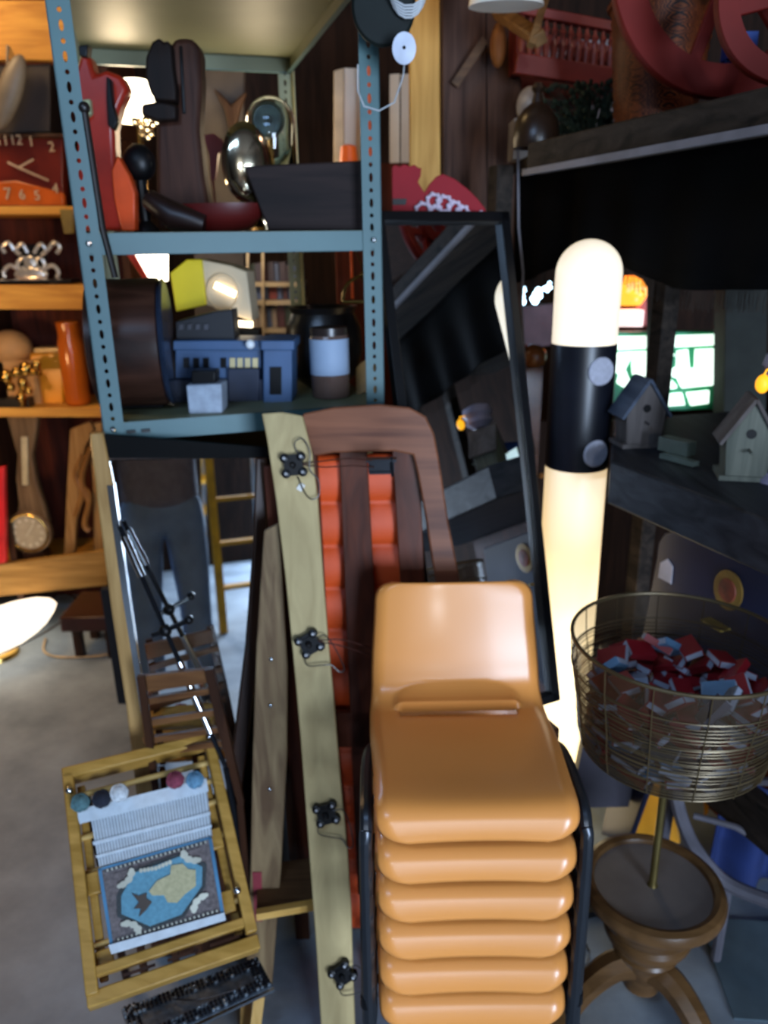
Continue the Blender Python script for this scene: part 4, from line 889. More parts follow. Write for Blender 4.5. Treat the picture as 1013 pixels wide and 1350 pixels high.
g = G(); c = at(460, 212, Y=2.6); g.lathe([(.030, 0), (.024, .05), (.012, .055)], V((c.x, c.y, c.z-.01)), 24); g.lathe([(.004, -.4), (.004, 0)], V((c.x, c.y, c.z-.01)), 8); solo('orange_cup', g, plain('bright_orange', '#f0601c', .4), 'small bright orange cup showing over the trough', 'cup')
slab('wall_board', [(256, 88), (322, 92), (318, 200), (322, 330), (318, 900), (262, 900), (256, 330)], 2.9, .03, plain('grey_plaster', '#453d38', .8, var=.2), 'grey brown panel behind the carved figure', 'panel')
g = G(); g.pp([(281, 116), (292, 124), (305, 138), (318, 125), (325, 120), (316, 145), (311, 165), (313, 230), (300, 230), (302, 170), (296, 145)], 2.87, .03); solo('forked_branch', g, wood('branch', '#2c1a10', '#46301f', 'Z'), 'forked brown stick on the grey panel', 'stick', bevel=.006)
g = G(); g.pp([(268, 178), (282, 176), (296, 186), (302, 192), (288, 202), (284, 235), (278, 240), (276, 205)], 2.5, .02); g.tube([at(281, 238, Y=2.51), V((at(281, 238, Y=2.51).x, 2.51, 1.7))], .004, 6); solo('red_fan', g, plain('wine_red', '#5c0f16', .5), 'wine red fan shaped ornament behind the dark figure', 'ornament')
def shade_lamp(name, px, Y, label, s=9, cat='lamp', base_z=0.0, stand=True, r=(.05, .075), col='#fff0cf', h=None):
    (x0, y0), (x1, y1) = px; a, b3 = at((x0+x1)/2, y0, Y=Y), at((x0+x1)/2, y1, Y=Y); w = (at(x1, y1, Y=Y)-at(x0, y1, Y=Y)).x/2
    t = thing(name, label, cat, V((a.x, Y, base_z))); g = G(); g.lathe([(w, b3.z), (w*.62, a.z), (w*.58, a.z+.002), (w*.96, b3.z)], V((a.x, Y, 0)), 36, caps=False); part('lamp_shade', g, emit('shade_'+col+str(s), col, s), t)
    g = G(); g.lathe([(.06, base_z), (.06, base_z+.01), (.012, base_z+.03), (.008, b3.z), (.02, b3.z+.02)], V((a.x, Y, 0)), 20); part('lamp_base', g, brass, t)
    return V((a.x, Y, (a.z+b3.z)/2))
pL1 = shade_lamp('table_lamp', ((146, 107), (206, 160)), 2.75, 'lit white lampshade glowing behind the red horse and dark figure', 5)
g = G()
for k, (x, y) in enumerate(((178, 160), (186, 166), (194, 170), (199, 176), (192, 158), (201, 164), (195, 180), (188, 176))): g.ball(at(x, y, Y=2.3), (.010, .010, .010), 10, 8)
g.tube([at(168, 154, Y=2.3), at(184, 160, Y=2.3), at(202, 172, Y=2.3)], .004, 6); g.tube([at(186, 170, Y=2.3), V((at(186, 170, Y=2.3).x, 2.3, ZM))], .005, 6)
solo('crystal_chandelier', g, glass('crystal', '#fff4dc', .02), 'sparkling crystal drops on a dark arm below the lit shade', 'crystal ornament')
pc = thing('light_box', 'bright white glowing panel with a red edge behind the drum', 'light panel', at(190, 372, Y=2.72))
slab('panel', [(172, 326), (219, 326), (219, 371), (196, 369)], 2.7, .03, emit('panel_white', '#fff3dc', 5), par=pc)
slab('red_edge', [(160, 326), (172, 326), (197, 370), (190, 370)], 2.69, .03, plain('edge_red', '#c8301c', .5), par=pc)
slab('stand', [(176, 371), (216, 371), (216, 470), (176, 470)], 2.71, .02, darkwood, par=pc)
# wire shelf with magazines far behind
ws = thing('magazine_shelf', 'pale metal shelf of magazines far behind the rack', 'shelf', V((at(362, 430, Y=3.5).x, 3.6, 0)))
met = plain('pale_metal', '#a89a84', .4, .3)
for y in (372, 396, 433, 480, 530): slab('shelf_board', [(325, y), (398, y), (398, y+6), (325, y+6)], 3.5, .25, met, par=ws, bevel=0)
for x in (325, 345, 396): slab('upright', [(x, 330), (x+3, 330), (x+3, 720), (x, 720)], 3.49, .02, met, par=ws, bevel=0)
random.seed(4); mg = [plain('mag'+c, c, .5) for c in ('#3a3446', '#6a2c2c', '#3f4f74', '#857a74', '#40222c', '#2c3a34')]
for y, hgt in ((372, 26), (396, 19), (433, 32)):
    x = 330
    while x < 392:
        w = random.choice((7, 9, 11)); a = at(x, y-1, Y=3.52); b3 = at(x+w-1, y-1, Y=3.52); hh = hgt*.0034*random.uniform(.75, .95)
        g = G(); g.box(((a.x+b3.x)/2, 3.6, a.z+hh/2), (b3.x-a.x, .14, hh)); solo('magazine', g, random.choice(mg), 'magazine standing on the far pale metal shelf', 'magazine', 'magazines on the far shelf', bevel=0); x += w
# strip of lights on the wall behind the rear post
# ------------------------------------------------------------------ lit shelf bay at far left
YB = 3.25
sb = thing('pine_shelving', 'warmly lit pine shelving with clocks and glass at the far left', 'shelving', V((-1.75, YB+.2, 0)))
pl_ = wood('warm_pine', '#a8702c', '#cc9440', 'X', .6)
def zat(y, Y=YB): return at(60, y, Y=Y).z
def board(y0, y1, name='shelf_board', x0=-60, x1=152, dep=.34, m=pl_): slab(name, [(x0, y0), (x1, y0), (x1, y1), (x0, y1)], YB, dep, m, par=sb)
board(0, 79, 'top_board', dep=.04); board(-90, -30, 'top_board', dep=.04); board(272, 283); board(376, 408); board(538, 550)
g = G(); g.prism([at(-60, 752, Y=YB), at(142, 726, Y=YB), at(142, 772, Y=YB), at(-60, 792, Y=YB)], (0, .03, 0)); part('front_rail', g, wood('rail_pine', '#8f6830', '#b48a4a', 'X', .6), sb, bevel=.003)
g = G(); p = at(-60, 770, Y=YB); q_ = at(160, 760, Y=YB); g.box(((p.x+q_.x)/2, YB+.2, .30), (q_.x-p.x, .36, .02)); part('bottom_board', g, pl_, sb)
g = G(); p = at(-60, 0, Y=YB+.36); q_ = at(165, 0, Y=YB+.36); g.box(((p.x+q_.x)/2, YB+.37, 1.35), (q_.x-p.x, .02, 2.7)); part('back_panel', g, redwall, sb)
for x in (q_.x-.015, p.x): 
    g = G(); g.box((x, YB+.19, 1.35), (.03, .34, 2.7)); part('side_panel', g, darkwood, sb)
slab('bracket', [(78, 276), (95, 276), (95, 308), (84, 308)], YB-.01, .03, plain('olive', '#6d5a22', .5), par=sb)
# items
slab('dark_box', [(-10, 86), (66, 84), (66, 174), (-10, 176)], YB+.02, .2, plain('espresso', '#1d120d', .6), 'dark brown box on the top shelf of the lit bay', 'box')
g = G(); g.box((at(28, 225, Y=YB).x, YB+.12, (zat(176)+zat(180))/2), (.3, .2, .02)); 
g = G(); g.ball(at(12, 122, Y=YB-.04), (.045, .03, .14), 20, 12, M=Matrix.Rotation(.5, 3, 'Y')); g.tube([at(10, 96, Y=YB-.04), at(10, 60, Y=YB-.005)], .005, 6); solo('grey_gourd', g, plain('gourd_grey', '#5e5446', .5), 'long greyish gourd hanging before the dark box', 'gourd')
board(176, 181, 'shelf_board', m=darkwood)
ck = thing('square_clock', 'square dark red wooden clock with white numerals on the lit shelf', 'clock', V((at(27, 272, Y=YB).x, YB+.06, zat(272))))
slab('case', [(-45, 182), (82, 182), (82, 271), (-45, 271)], YB+.03, .06, plain('clock_wood', '#56180c', .3, 0, .3, 6), par=ck)
slab('cushion', [(-45, 243), (20, 238), (82, 254), (84, 271), (-45, 271)], YB+.0, .03, plain('clock_orange', '#a34a16', .25), par=ck, label='lighter orange lower edge of the dial')
cc = at(25, 221, Y=YB+.02); nm = plain('numeral_cream', '#a08a70', .5)
for i, (tx, x, y, s_) in enumerate((('11', 3, 186, .05), ('12', 21, 185, .05), ('1', 41, 187, .05), ('2', 68, 194, .05), ('7', 10, 256, .06), ('6', 29, 257, .05), ('5', 49, 258, .05), ('4', 73, 249, .05), ('8', -12, 250, .05))):
    p = at(x, y, Y=YB-.004); g = G(); g.text(tx, s_, Matrix.Translation(p) @ Matrix.Rotation(PI/2, 4, 'X'), .002); part('numeral', g, nm, ck, smooth=False)
for (x, y) in ((44, 210), (64, 238), (10, 214)):
    g = G(); g.bar(cc+V((0, -.003, 0)), at(x, y, Y=YB+.015), .007, .003); part('clock_hand', g, nm, ck)
# ornate silver scrollwork
so = thing('silver_scroll_frame', 'ornate silvery scrollwork piece on the second lit shelf', 'ornament', V((at(40, 374, Y=YB).x, YB+.08, zat(375))))
g = G(); sm = plain('silver_white', '#b9b4ac', .25, .6)
def P_(x, y, dy=.05): return at(x, y, Y=YB+dy)
for sx in (-1, 1):
    for pts in ([(0, 0), (10, -12), (18, -4), (14, 5), (9, 0)], [(18, 3), (28, -2), (36, 6), (34, 14)], [(4, -18), (12, -30), (20, -22), (14, -16)], [(0, 14), (14, 16), (26, 20), (40, 18)], [(22, -22), (30, -32), (38, -26), (34, -18)]):
        g.tube(smoothpts([P_(41+sx*x, 352+y) for x, y in pts], 5), .009, 8)
g.ball(P_(41, 348), (.03, .015, .035), 14, 10); g.ball(P_(41, 362), (.07, .015, .03), 14, 10); part('scroll', g, sm, so)
g = G(); g.box((wl(so).x, YB+.09, zat(372)), (.3, .10, .014)); part('base', g, black, so)
slab('dark_frame', [(22, 322), (60, 322), (60, 352), (22, 352)], YB+.10, .02, black, par=so)
# third shelf
zs3 = zat(538)
g = G(); g.ball(P_(14, 458, .16), (.09, .08, .075), 24, 14); g.box(V((P_(14, 458).x, YB+.16, (zs3+P_(14, 478).z)/2)), (.14, .12, P_(14, 478).z-zs3)); solo('straw_hat', g, plain('straw', '#b5844c', .7, 0, .2), 'tan rounded straw form at the left edge of the third shelf', 'hat')
fc = thing('brass_taps', 'cluster of shining brass taps on the third lit shelf', 'tap', V((at(30, 537, Y=YB).x, YB+.02, zs3)))
g = G()
for x, y, r_ in ((8, 496, .028), (22, 490, .02), (34, 486, .03), (48, 480, .018), (30, 505, .022), (38, 515, .016), (14, 510, .02), (28, 524, .02)): g.ball(P_(x, y, 0), r_, 12, 8)
g.tube([P_(0, 495, 0), P_(48, 490, 0)], .014, 10); g.tube([P_(28, 500, 0), P_(30, 536, 0)], .012, 10); g.tube([P_(36, 486, 0), P_(50, 478, 0), P_(52, 495, 0)], .010, 10); part('fittings', g, plain('brass_taps', '#b9924a', .2, 1), fc)
g = G(); g.box((at(10, 525, Y=YB).x, YB+.04, zs3+.02), (.16, .06, .04)); part('block', g, black, fc)
slab('amber_block', [(38, 466), (84, 464), (84, 537), (42, 537)], YB+.12, .12, plain('amber_wax', '#d88a1c', .3, 0, .12, 5), 'golden amber square canister on the third shelf', 'canister', bevel=.01)
slab('canister_lid', [(44, 459), (82, 458), (82, 465), (44, 466)], YB+.14, .08, plain('lid_tan', '#c79f5c', .4), 'tan lid lying on the amber canister', 'lid')
g = G(); c = V((at(101, 537, Y=YB+.05).x, YB+.08, zs3)); g.lathe([(.045, 0), (.052, .01), (.052, .26), (.045, .29), (.046, .34), (.048, .35)], c, 32, caps=False); o = solo('amber_jar', g, plain('amber_glass', '#b85a18', .15, 0, .15, 5), 'tall amber glass jar next to the left rack post', 'jar'); o.modifiers.new('t', 'SOLIDIFY').thickness = .004
# banjo clock standing below
bj = thing('banjo_barometer', 'banjo shaped wooden wall barometer with round pale dial', 'barometer', V((at(40, 735, Y=3.31).x, 3.31, at(40, 735, Y=3.31).z)))
bw_ = wood('banjo_wood', '#56402a', '#7d6346', 'Z', .4)
slab('neck', [(16, 536), (44, 536), (50, 552), (46, 580), (42, 600), (48, 635), (58, 668), (64, 690), (18, 690), (24, 665), (20, 630), (22, 600), (14, 572), (8, 550)], 3.31, .04, bw_, par=bj, bevel=.008)
slab('thermometer_plate', [(27, 576), (36, 576), (37, 640), (29, 640)], 3.302, .01, plain('ivory', '#b3a27c', .4), par=bj)
c = at(39, 701, Y=3.30); M = Matrix.Rotation(PI/2, 3, 'X')
g = G(); g.lathe([(.1, -.02), (.1, .012), (.085, .018), (.08, .01)], c, 40, M=M); part('bezel', g, bw_, bj)
g = G(); g.lathe([(.083, .010), (.0, .012)], c, 40, M=M); part('dial', g, plain('dial_cream', '#a8987c', .3, var=.15, scale=30), bj)
g = G()
g.bar(c+V((-.012, -.015, -.016)), c+V((.03, -.015, .04)), .004, .002); part('pointer', g, plain('ivory_light', '#d0c4a8', .4), bj)
for k in range(12):
    g = G(); g.box(c+V((.062*math.cos(k*PI/6), -.0135, .062*math.sin(k*PI/6))), (.008, .002, .014), M=Matrix.Rotation(-k*PI/6+PI/2, 3, 'Y')); part('dial_mark', g, plain('ivory_light', '#d0c4a8', .4), bj)
g = G(); g.tube([c+V((.088*math.cos(t*PI/20), -.018, .088*math.sin(t*PI/20))) for t in range(40)], .005, 8, True); part('brass_ring', g, brass, bj)
g = G(); g.box((c.x, 3.33, (c.z-.1+.31)/2), (.10, .06, c.z-.1-.31)); solo('plinth_block', g, darkwood, 'dark block behind the pine rail under the banjo barometer', 'block')
slab('red_cloth', [(-12, 618), (5, 616), (7, 742), (-12, 744)], 3.22, .03, plain('vivid_red', '#c8181c', .5), 'vivid red cloth edge at the left border', 'cloth')
# carved frame leaning
cfm = thing('carved_panel', 'carved brown wooden frame standing against the lit shelving', 'frame', V((at(105, 735, Y=3.31).x, 3.33, .31)))
slab('upright', [(92, 566), (118, 556), (124, 566), (112, 590), (104, 640), (98, 735), (84, 735), (88, 640)], 3.31, .03, wood('frame_brown', '#8a6234', '#ad8450', 'Z', .4), par=cfm, bevel=.005)
slab('upright', [(116, 560), (134, 556), (140, 640), (140, 735), (124, 735), (122, 640)], 3.33, .03, wood('frame_brown', '#8a6234', '#ad8450', 'Z'), par=cfm, bevel=.005)
g = G(); 
for pts in ([(110, 600), (100, 625), (108, 650), (100, 680)], [(104, 640), (118, 655), (112, 690), (118, 700)], [(120, 590), (108, 630), (116, 660)]): g.tube(smoothpts([at(x, y, Y=3.31) for x, y in pts], 5), .014, 8)
part('carving', g, wood('carving_brown', '#6a4420', '#9a6c38', 'Z', .35), cfm)
g = G(); p = at(105, 735, Y=3.32); g.box((p.x, 3.35, (p.z+.31)/2), (.16, .05, p.z-.31)); part('base', g, darkwood, cfm)
# brown stool
bs = thing('brown_stool', 'small dark red brown footstool on the floor by the lit shelving', 'stool', V((at(115, 850, Y=2.75).x, 2.85, 0)))
x0, x1 = at(80, 828, Y=2.93).x, at(152, 828, Y=2.93).x
g = G(); g.box(((x0+x1)/2, 3.06, .175), (x1-x0, .27, .07)); part('seat', g, plain('oxblood', '#351510', .4), bs, bevel=.008)
for x in (x0+.05, x1-.04):
    for y in (2.97, 3.15): g = G(); g.bar((x, y, .145), (x, y, 0), .035, .035); part('leg', g, darkwood, bs)
# glass bowl lamp at left edge
c = at(-8, 836, z=.10); bl = thing('glass_bowl', 'brightly lit white scalloped glass bowl at the left edge', 'bowl', V((c.x, c.y, 0)))
M = Matrix.Rotation(-.22, 3, 'Y')
g = G(); prof = [(.03, -.07), (.14, -.05), (.23, -.01), (.275, .03), (.27, .034), (.22, -.002), (.13, -.036), (0, -.046)]
g.lathe(prof, c, 72, M=M, caps=False)
for v in g.bm.verts:
    d = v.co-c; a = math.atan2(d.y, d.x); v.co += V((d.x, d.y, 0))*.007*math.sin(a*16)*min(1, d.length/.18)
part('bowl', g, emit('milk_glass_lit', '#fff0d8', 1.7), bl)
g = G(); c2 = c+V((.04, .05, -.01)); g.tube([c2+M @ V((.30*math.cos(t*PI/24), .30*math.sin(t*PI/24), .02)) for t in range(48)], .004, 8, True); part('wire_ring', g, steel, bl)
g = G(); g.lathe([(.09, 0), (.085, .02), (.05, .04)], V((c.x, c.y, 0)), 24); part('foot', g, brass, bl)
g = G(); p = [at(x, y, z=.006) for x, y in ((60, 842), (58, 858), (75, 866), (110, 866), (146, 862), (170, 850))]; g.tube(smoothpts(p, 6), .005, 8); solo('floor_cable', g, plain('cord_pale', '#b5966c', .6), 'pale cord looping on the floor around the footstool', 'cord')
# ------------------------------------------------------------------ red cut-out on the mirror top
rc = thing('red_cutout', 'red wavy edged felt cut-out with white flower rings on top of the black mirror', 'decoration', at(580, 286, Y=1.99))
g = G(); g.pp([(517, 288), (517, 220), (522, 217), (527, 220), (533, 216), (540, 219), (547, 217), (553, 222), (556, 220), (555, 232), (551, 240), (560, 254), (566, 243), (575, 233), (584, 229), (600, 236), (618, 250), (630, 262), (641, 276), (640, 288)], 1.985, .018)
part('felt', g, plain('felt_red', '#8c0f1c', .8, var=.08), rc, bevel=.003)
for x, y, r_ in ((558, 278, 9), (572, 265, 8), (586, 269, 9), (599, 275, 8), (610, 280, 7), (575, 281, 8)):
    c = at(x, y, Y=1.978); rr = r_*.0018
    g = G(); g.tube([c+V((rr*math.cos(t*PI/9), 0, rr*math.sin(t*PI/9))) for t in range(18)], .004, 6, True)
    for k in range(7): g.ball(c+V((rr*1.1*math.cos(k*.9), -.001, rr*1.1*math.sin(k*.9))), .0055, 8, 6)
    part('flower_ring', g, plain('flower_white', '#c8b8c8', .7), rc, smooth=True)
g = G(); g.pp([(518, 262), (537, 262), (535, 270), (518, 270)], 1.978, .007); part('slit', g, black, rc)
g = G(); g.pp([(618, 283), (636, 277), (638, 287), (616, 287)], 1.976, .008); part('white_tip', g, plain('flower_white', '#c8b8c8'), rc)
# wooden bracket, hanger and pipe on the plank wall
wb = thing('wooden_bracket', 'crossed wooden bracket arms fixed high on the plank wall', 'bracket', at(650, 40, Y=2.44))
g = G(); g.bar(at(655, 14, Y=2.30), at(713, 52, Y=2.05), .03, .03); part('arm', g, wood('bracket_wood', '#6a4a2a', '#8f6a40', 'X'), wb, bevel=.003)
g = G(); g.bar(at(722, -10, Y=2.1), at(700, 60, Y=2.05), .016, .02); part('arm', g, wood('bracket_wood', '#6a4a2a', '#8f6a40', 'X'), wb)
g = G(); g.bar(at(640, 52, Y=2.42), at(600, 112, Y=2.44), .022, .02); part('strut', g, wood('brown_shelf', '#4b3320', '#6d5034'), wb)
g = G(); g.ball(at(657, 60, Y=2.38), (.022, .022, .055), 16, 10); part('peg', g, wood('peg_orange', '#7d4a22', '#9a6030', 'Z'), wb)
g = G(); g.lathe([(.085, 0), (.078, .03), (.05, .09), (.0, .12)], at(697, 8, Y=2.0)+V((-.05, 0, 0)), 32, sy=.6); solo('hanging_lamp', g, white, 'white enamel hanging lamp cut by the top edge above the bracket', 'lamp')
g = G(); g.tube([at(683, 190, Y=2.2), at(684, 300, Y=2.2), at(690, 360, Y=2.2), at(688, 400, Y=2.2), at(692, 480, Y=2.2), at(695, 545, Y=2.2), at(706, 600, Y=2.18)], .0035, 6); solo('hanging_cable', g, plain('cable_grey2', '#6d6a70', .5), 'grey cable hanging down between the mirror and the lamp', 'cable')
# ------------------------------------------------------------------ things above the beam
cr_ = thing('red_cradle', 'red painted doll cradle with turned spindles above the stall beam', 'cradle', V((at(762, 110, Y=2.35).x, 2.45, 1.90)))
redp = plain('cradle_red', '#8a3026', .4, 0, .2, 12)
def cra(px, py, dy=0): return at(px, py, Y=2.33+dy)
for dy in (0, .22):
    off = V((0, dy, 0))
    g = G(); g.bar(at(680, 12, Y=2.33)+off, at(838, 42, Y=2.33)+off, .024, .03); part('top_rail', g, redp, cr_, bevel=.003)
    g = G(); g.bar(at(680, 84, Y=2.33)+off, at(832, 108, Y=2.33)+off, .05, .03); part('bottom_rail', g, redp, cr_, bevel=.003)
    for k in range(14):
        t = (k+.5)/14; a = at(684+150*t, 17+28*t, Y=2.33)+off; b3 = at(682+148*t, 80+22*t, Y=2.33)+off; d = b3-a
        g = G(); g.tube([a+d*f for f in (0, .15, .25, .35, .5, .65, .8, .9, 1)], [.005, .005, .010, .006, .009, .011, .007, .010, .006], 10); part('spindle', g, plain('spindle_red', '#96463a', .35), cr_)
for x0, y0, y1 in ((682, 14, 88), (836, 42, 108)):
    p, q_ = at(x0, y0, Y=2.33), at(x0, y1, Y=2.33); g = G(); g.frame8([q_, q_+V((.02, 0, 0)), q_+V((.02, .25, 0)), q_+V((0, .25, 0))], [p, p+V((.02, 0, 0)), p+V((.02, .25, 0)), p+V((0, .25, 0))]); part('end_panel', g, redp, cr_)
p = at(700, 100, Y=2.33); q_ = at(815, 108, Y=2.33)
g = G(); g.box(((p.x+q_.x)/2, 2.45, 1.95), (.12, .16, p.z-1.98+.06)); part('foot_block', g, redd, cr_)
g = G(); random.seed(9); c0_ = V((at(785, 140, Y=2.2).x, 2.22, 1.90))
for k in range(260):
    a = random.uniform(0, 6.28); h_ = random.uniform(.01, .15); rr = random.uniform(.02, .13); p = c0_+V((.3*rr*math.cos(a), .2*rr*math.sin(a), .0)); q_ = c0_+V((rr*math.cos(a)*1.25, rr*math.sin(a)*.6, h_)); 
    g.tube([p, p.lerp(q_, .6)+V((0, 0, .02)), q_], [.002, .0016, .001], 4); g.ball(q_, (.010, .006, .007), 6, 4, M=Matrix.Rotation(a, 3, 'Z'))
solo('dried_bush', g, plain('moss_dark', '#1f2a16', .8, 0, .5, 30), 'dark green dried plant bunch below the red cradle', 'plant')
g = G(); p = at(770, 50, Y=2.75); z0_ = zt-.005; g.box((p.x, 2.8, (p.z+z0_)/2), (.40, .05, p.z-z0_)); solo('white_screen', g, plain('screen_white', '#b9aeb0', .7), 'pale screen seen through the spindles of the red cradle', 'screen')
g = G(); c = V((at(709, 180, Y=2.06).x, 2.08, zt-.005)); g.lathe([(.055, 0), (.058, .015), (.052, .06), (.034, .085), (.014, .10), (.010, .12), (.016, .13), (.010, .142)], c, 32); solo('wooden_bell', g, plain('bell_brown', '#2b1c12', .3), 'dark brown bell shaped wooden pot at the left end of the beam', 'pot')
g = G(); g.ball(V((at(700, 140, Y=2.35).x, 2.35, at(700, 140, Y=2.35).z)), (.04, .04, .05), 16, 10); g.box((at(710, 140, Y=2.35).x, 2.36, 1.93), (.14, .1, .10)); solo('white_jug', g, plain('jug_white', '#a39a90', .4), 'pale jug partly hidden behind the brown bell pot', 'jug')
wk = thing('wicker_basket', 'orange brown wicker basket leaning behind the red wheels', 'basket', V((at(876, 110, Y=1.95).x, 2.0, 1.89)))
wm, n, l, b = base('wicker'); vec = coords(n, l, (1, 1, 1)); wv = n.new('ShaderNodeTexBrick'); wv.inputs['Scale'].default_value = 28; wv.inputs['Mortar Size'].default_value = .06
wv.inputs['Color1'].default_value = lin('#c4682e'); wv.inputs['Color2'].default_value = lin('#96481e'); wv.inputs['Mortar'].default_value = lin('#2e1409')
tc = [x for x in n if x.type == 'TEX_COORD'][0]; l.new(tc.outputs['Generated'], wv.inputs['Vector']); l.new(wv.outputs['Color'], b.inputs['Base Color']); bp = n.new('ShaderNodeBump'); bp.inputs['Strength'].default_value = .6; bp.inputs['Distance'].default_value = .004; l.new(wv.outputs['Fac'], bp.inputs['Height']); l.new(bp.outputs['Normal'], b.inputs['Normal']); b.inputs['Roughness'].default_value = .5
c = wl(wk)
g = G(); rows = 26
prof = [(.085+.028*(i/rows)+.003*math.sin(i*PI), .0+.27*i/rows) for i in range(rows+1)]
prof = [(r_+(.003 if i % 2 else 0), z) for i, (r_, z) in enumerate(prof)]
g.lathe(prof, c, 48, caps=False); o = part('body', g, wm, wk, ang=80); o.modifiers.new('t', 'SOLIDIFY').thickness = .006
g = G(); g.tube([c+V((.115*math.cos(t*PI/24), .115*math.sin(t*PI/24), .27)) for t in range(48)], .009, 8, True); part('rim', g, wm, wk)
g = G(); g.lathe([(0, 0), (.085, 0), (.085, .004)], c, 32); part('bottom', g, wm, wk)
rwm = plain('wheel_red', '#6b1a13', .6, 0, .15, 10, spec=.2)
def wheel(name, cpx, cpy, Y, R, w, lab, yaw):
    c = at(cpx, cpy, Y=Y); t = thing(name, lab, 'wheel', c-V((0, 0, R))); M = Matrix.Rotation(yaw, 3, 'Z') @ Matrix.Rotation(PI/2, 3, 'X')
    g = G(); g.lathe([(R-w, -.011), (R-w, .011), (R, .013), (R+.003, .008), (R+.003, -.008), (R, -.013), (R-w, -.011)], c, 72, M=M, caps=False); part('rim', g, rwm, t)
    for k in range(6):
        a = k*PI/3+.2; d = M @ V((math.cos(a), math.sin(a), 0)); g = G(); g.bar(c+d*.02, c+d*(R-w*.5), .026, .014, M @ V((0, 0, 1))); part('spoke', g, rwm, t, bevel=.003)
    g = G(); g.lathe([(.03, -.02), (.035, 0), (.03, .02), (.012, .03)], c, 24, M=M); part('hub', g, rwm, t)
wheel('wagon_wheel', 968, -58, 1.75, .245, .06, 'large red wooden wheel hanging over the beam at the top right', .1)
wheel('wagon_wheel', 1060, -12, 1.5, .14, .034, 'smaller red wheel at the right edge, in front of the large one', -.1)
g = G(); g.box(at(975, 62, Y=1.9), (.06, .04, .05)); g2 = g; c = at(975, 62, Y=1.9); g.box((c.x, 1.92, (1.885+c.z-.02)/2), (.05, .03, c.z-.03-1.885)); solo('blue_packet', g, plain('packet_blue', '#1f4fa8', .5), 'bright blue packet above the beam at the right', 'packet')
g = G(); c = at(985, 95, Y=1.83); g.box((c.x+.01, 1.83, 1.885+.035), (.11, .05, .07)); solo('white_packet', g, plain('packet_white', '#a8a8b8', .6), 'white packet standing on the beam at the right', 'packet')
# ------------------------------------------------------------------ back room seen under the shawl
YS = 3.1
ssg = thing('shop_sign', 'green shop sign glowing bright white in two panes behind the birdhouses', 'sign', V((at(880, 540, Y=YS).x, YS, at(880, 540, Y=YS).z)))
slab('sign_board', [(803, 438), (950, 437), (945, 540), (803, 543)], YS, .05, plain('sign_green', '#2f9a6c', .4), par=ssg)
glow = emit('sign_white', '#e8fff0', 1.9)
for q in ([(806, 444), (861, 443), (862, 446), (861, 459), (808, 462), (806, 458)], [(885, 443), (944, 441), (946, 444), (945, 455), (888, 458), (884, 455)],
          [(816, 465), (838, 464), (829, 479), (825, 487), (831, 502), (823, 511), (814, 505), (817, 494), (810, 490), (812, 476)], [(838, 464), (859, 463), (855, 500), (847, 502), (835, 494), (834, 480)],
          [(894, 463), (908, 461), (910, 486), (917, 486), (918, 461), (943, 460), (941, 508), (900, 512), (894, 499), (882, 495), (881, 490), (893, 484)],
          [(880, 502), (885, 500), (893, 508), (893, 512), (878, 514)], [(879, 520), (900, 518), (904, 534), (878, 536)], [(906, 518), (936, 515), (935, 532), (912, 535)]):
    slab('lit_letter', q, YS-.012, .014, glow, par=ssg, bevel=.002)
g = G(); g.ball(at(811, 470, Y=YS-.01), .010, 10, 8); g.ball(at(889, 468, Y=YS-.01), .005, 10, 8); part('lit_dot', g, glow, ssg)
g = G(); c = at(875, 545, Y=YS); g.bar((c.x, YS+.03, c.z+.1), (c.x, YS+.03, 0), .05, .04); part('stand', g, darkwood, ssg)
slab('dark_pillar', [(868, 330), (885, 330), (883, 470), (878, 620), (862, 620), (866, 470)], 2.9, .12, plain('pillar_dark', '#14110f', .8), 'dark pillar dividing the two panes of the glowing sign', 'pillar')
slab('dark_pillar', [(958, 330), (1014, 330), (1008, 700), (952, 700)], 2.85, .1, plain('pillar_green_lit', '#2c302c', .8), 'wide dark pillar right of the glowing sign, greenish light in its colour', 'pillar')  # greenish light on the dark wood put into its base colour
# amber lamp group
al = thing('amber_lamp', 'glowing amber beaded lamp under the left part of the shawl fringe', 'lamp', V((at(830, 430, Y=3.3).x, 3.3, at(830, 430, Y=3.3).z)))
c = at(828, 392, Y=3.3); g = G(); g.lathe([(.055, -.03), (.085, .02), (.05, .07), (.02, .085)], c, 28, caps=False); part('shade', g, emit('amber_shade', '#ff9a30', 2.2), al)
g = G(); 
for k in range(20): g.ball(at(832+random.uniform(-4, 30), 372+random.uniform(0, 24), Y=3.2), .008, 8, 6)
part('beads', g, emit('bead_amber', '#ffc27a', 1.6), al)
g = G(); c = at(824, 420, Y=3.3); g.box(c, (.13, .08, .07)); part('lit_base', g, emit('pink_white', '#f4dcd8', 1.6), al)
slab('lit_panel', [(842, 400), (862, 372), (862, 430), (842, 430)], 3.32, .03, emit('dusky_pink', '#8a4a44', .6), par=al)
slab('blue_tube', [(863, 380), (868, 378), (868, 430), (862, 430)], 3.28, .02, emit('blue_tube', '#6fa8ff', 1.5), par=al, label='blue glowing tube')
slab('brown_shelf', [(812, 431), (866, 431), (866, 440), (812, 441)], 3.25, .25, redwall, 'red brown shelf carrying the amber lamp', 'shelf')
g = G(); c = at(838, 560, Y=3.37); g.box((c.x, 3.37, at(838, 441, Y=3.37).z/2), (.16, .2, at(838, 442, Y=3.37).z)); solo('tall_cabinet', g, darkwood, 'tall dark cabinet under the red brown shelf', 'cabinet')
ledm = emit('led_cyan_white', '#bfe6ff', 9)
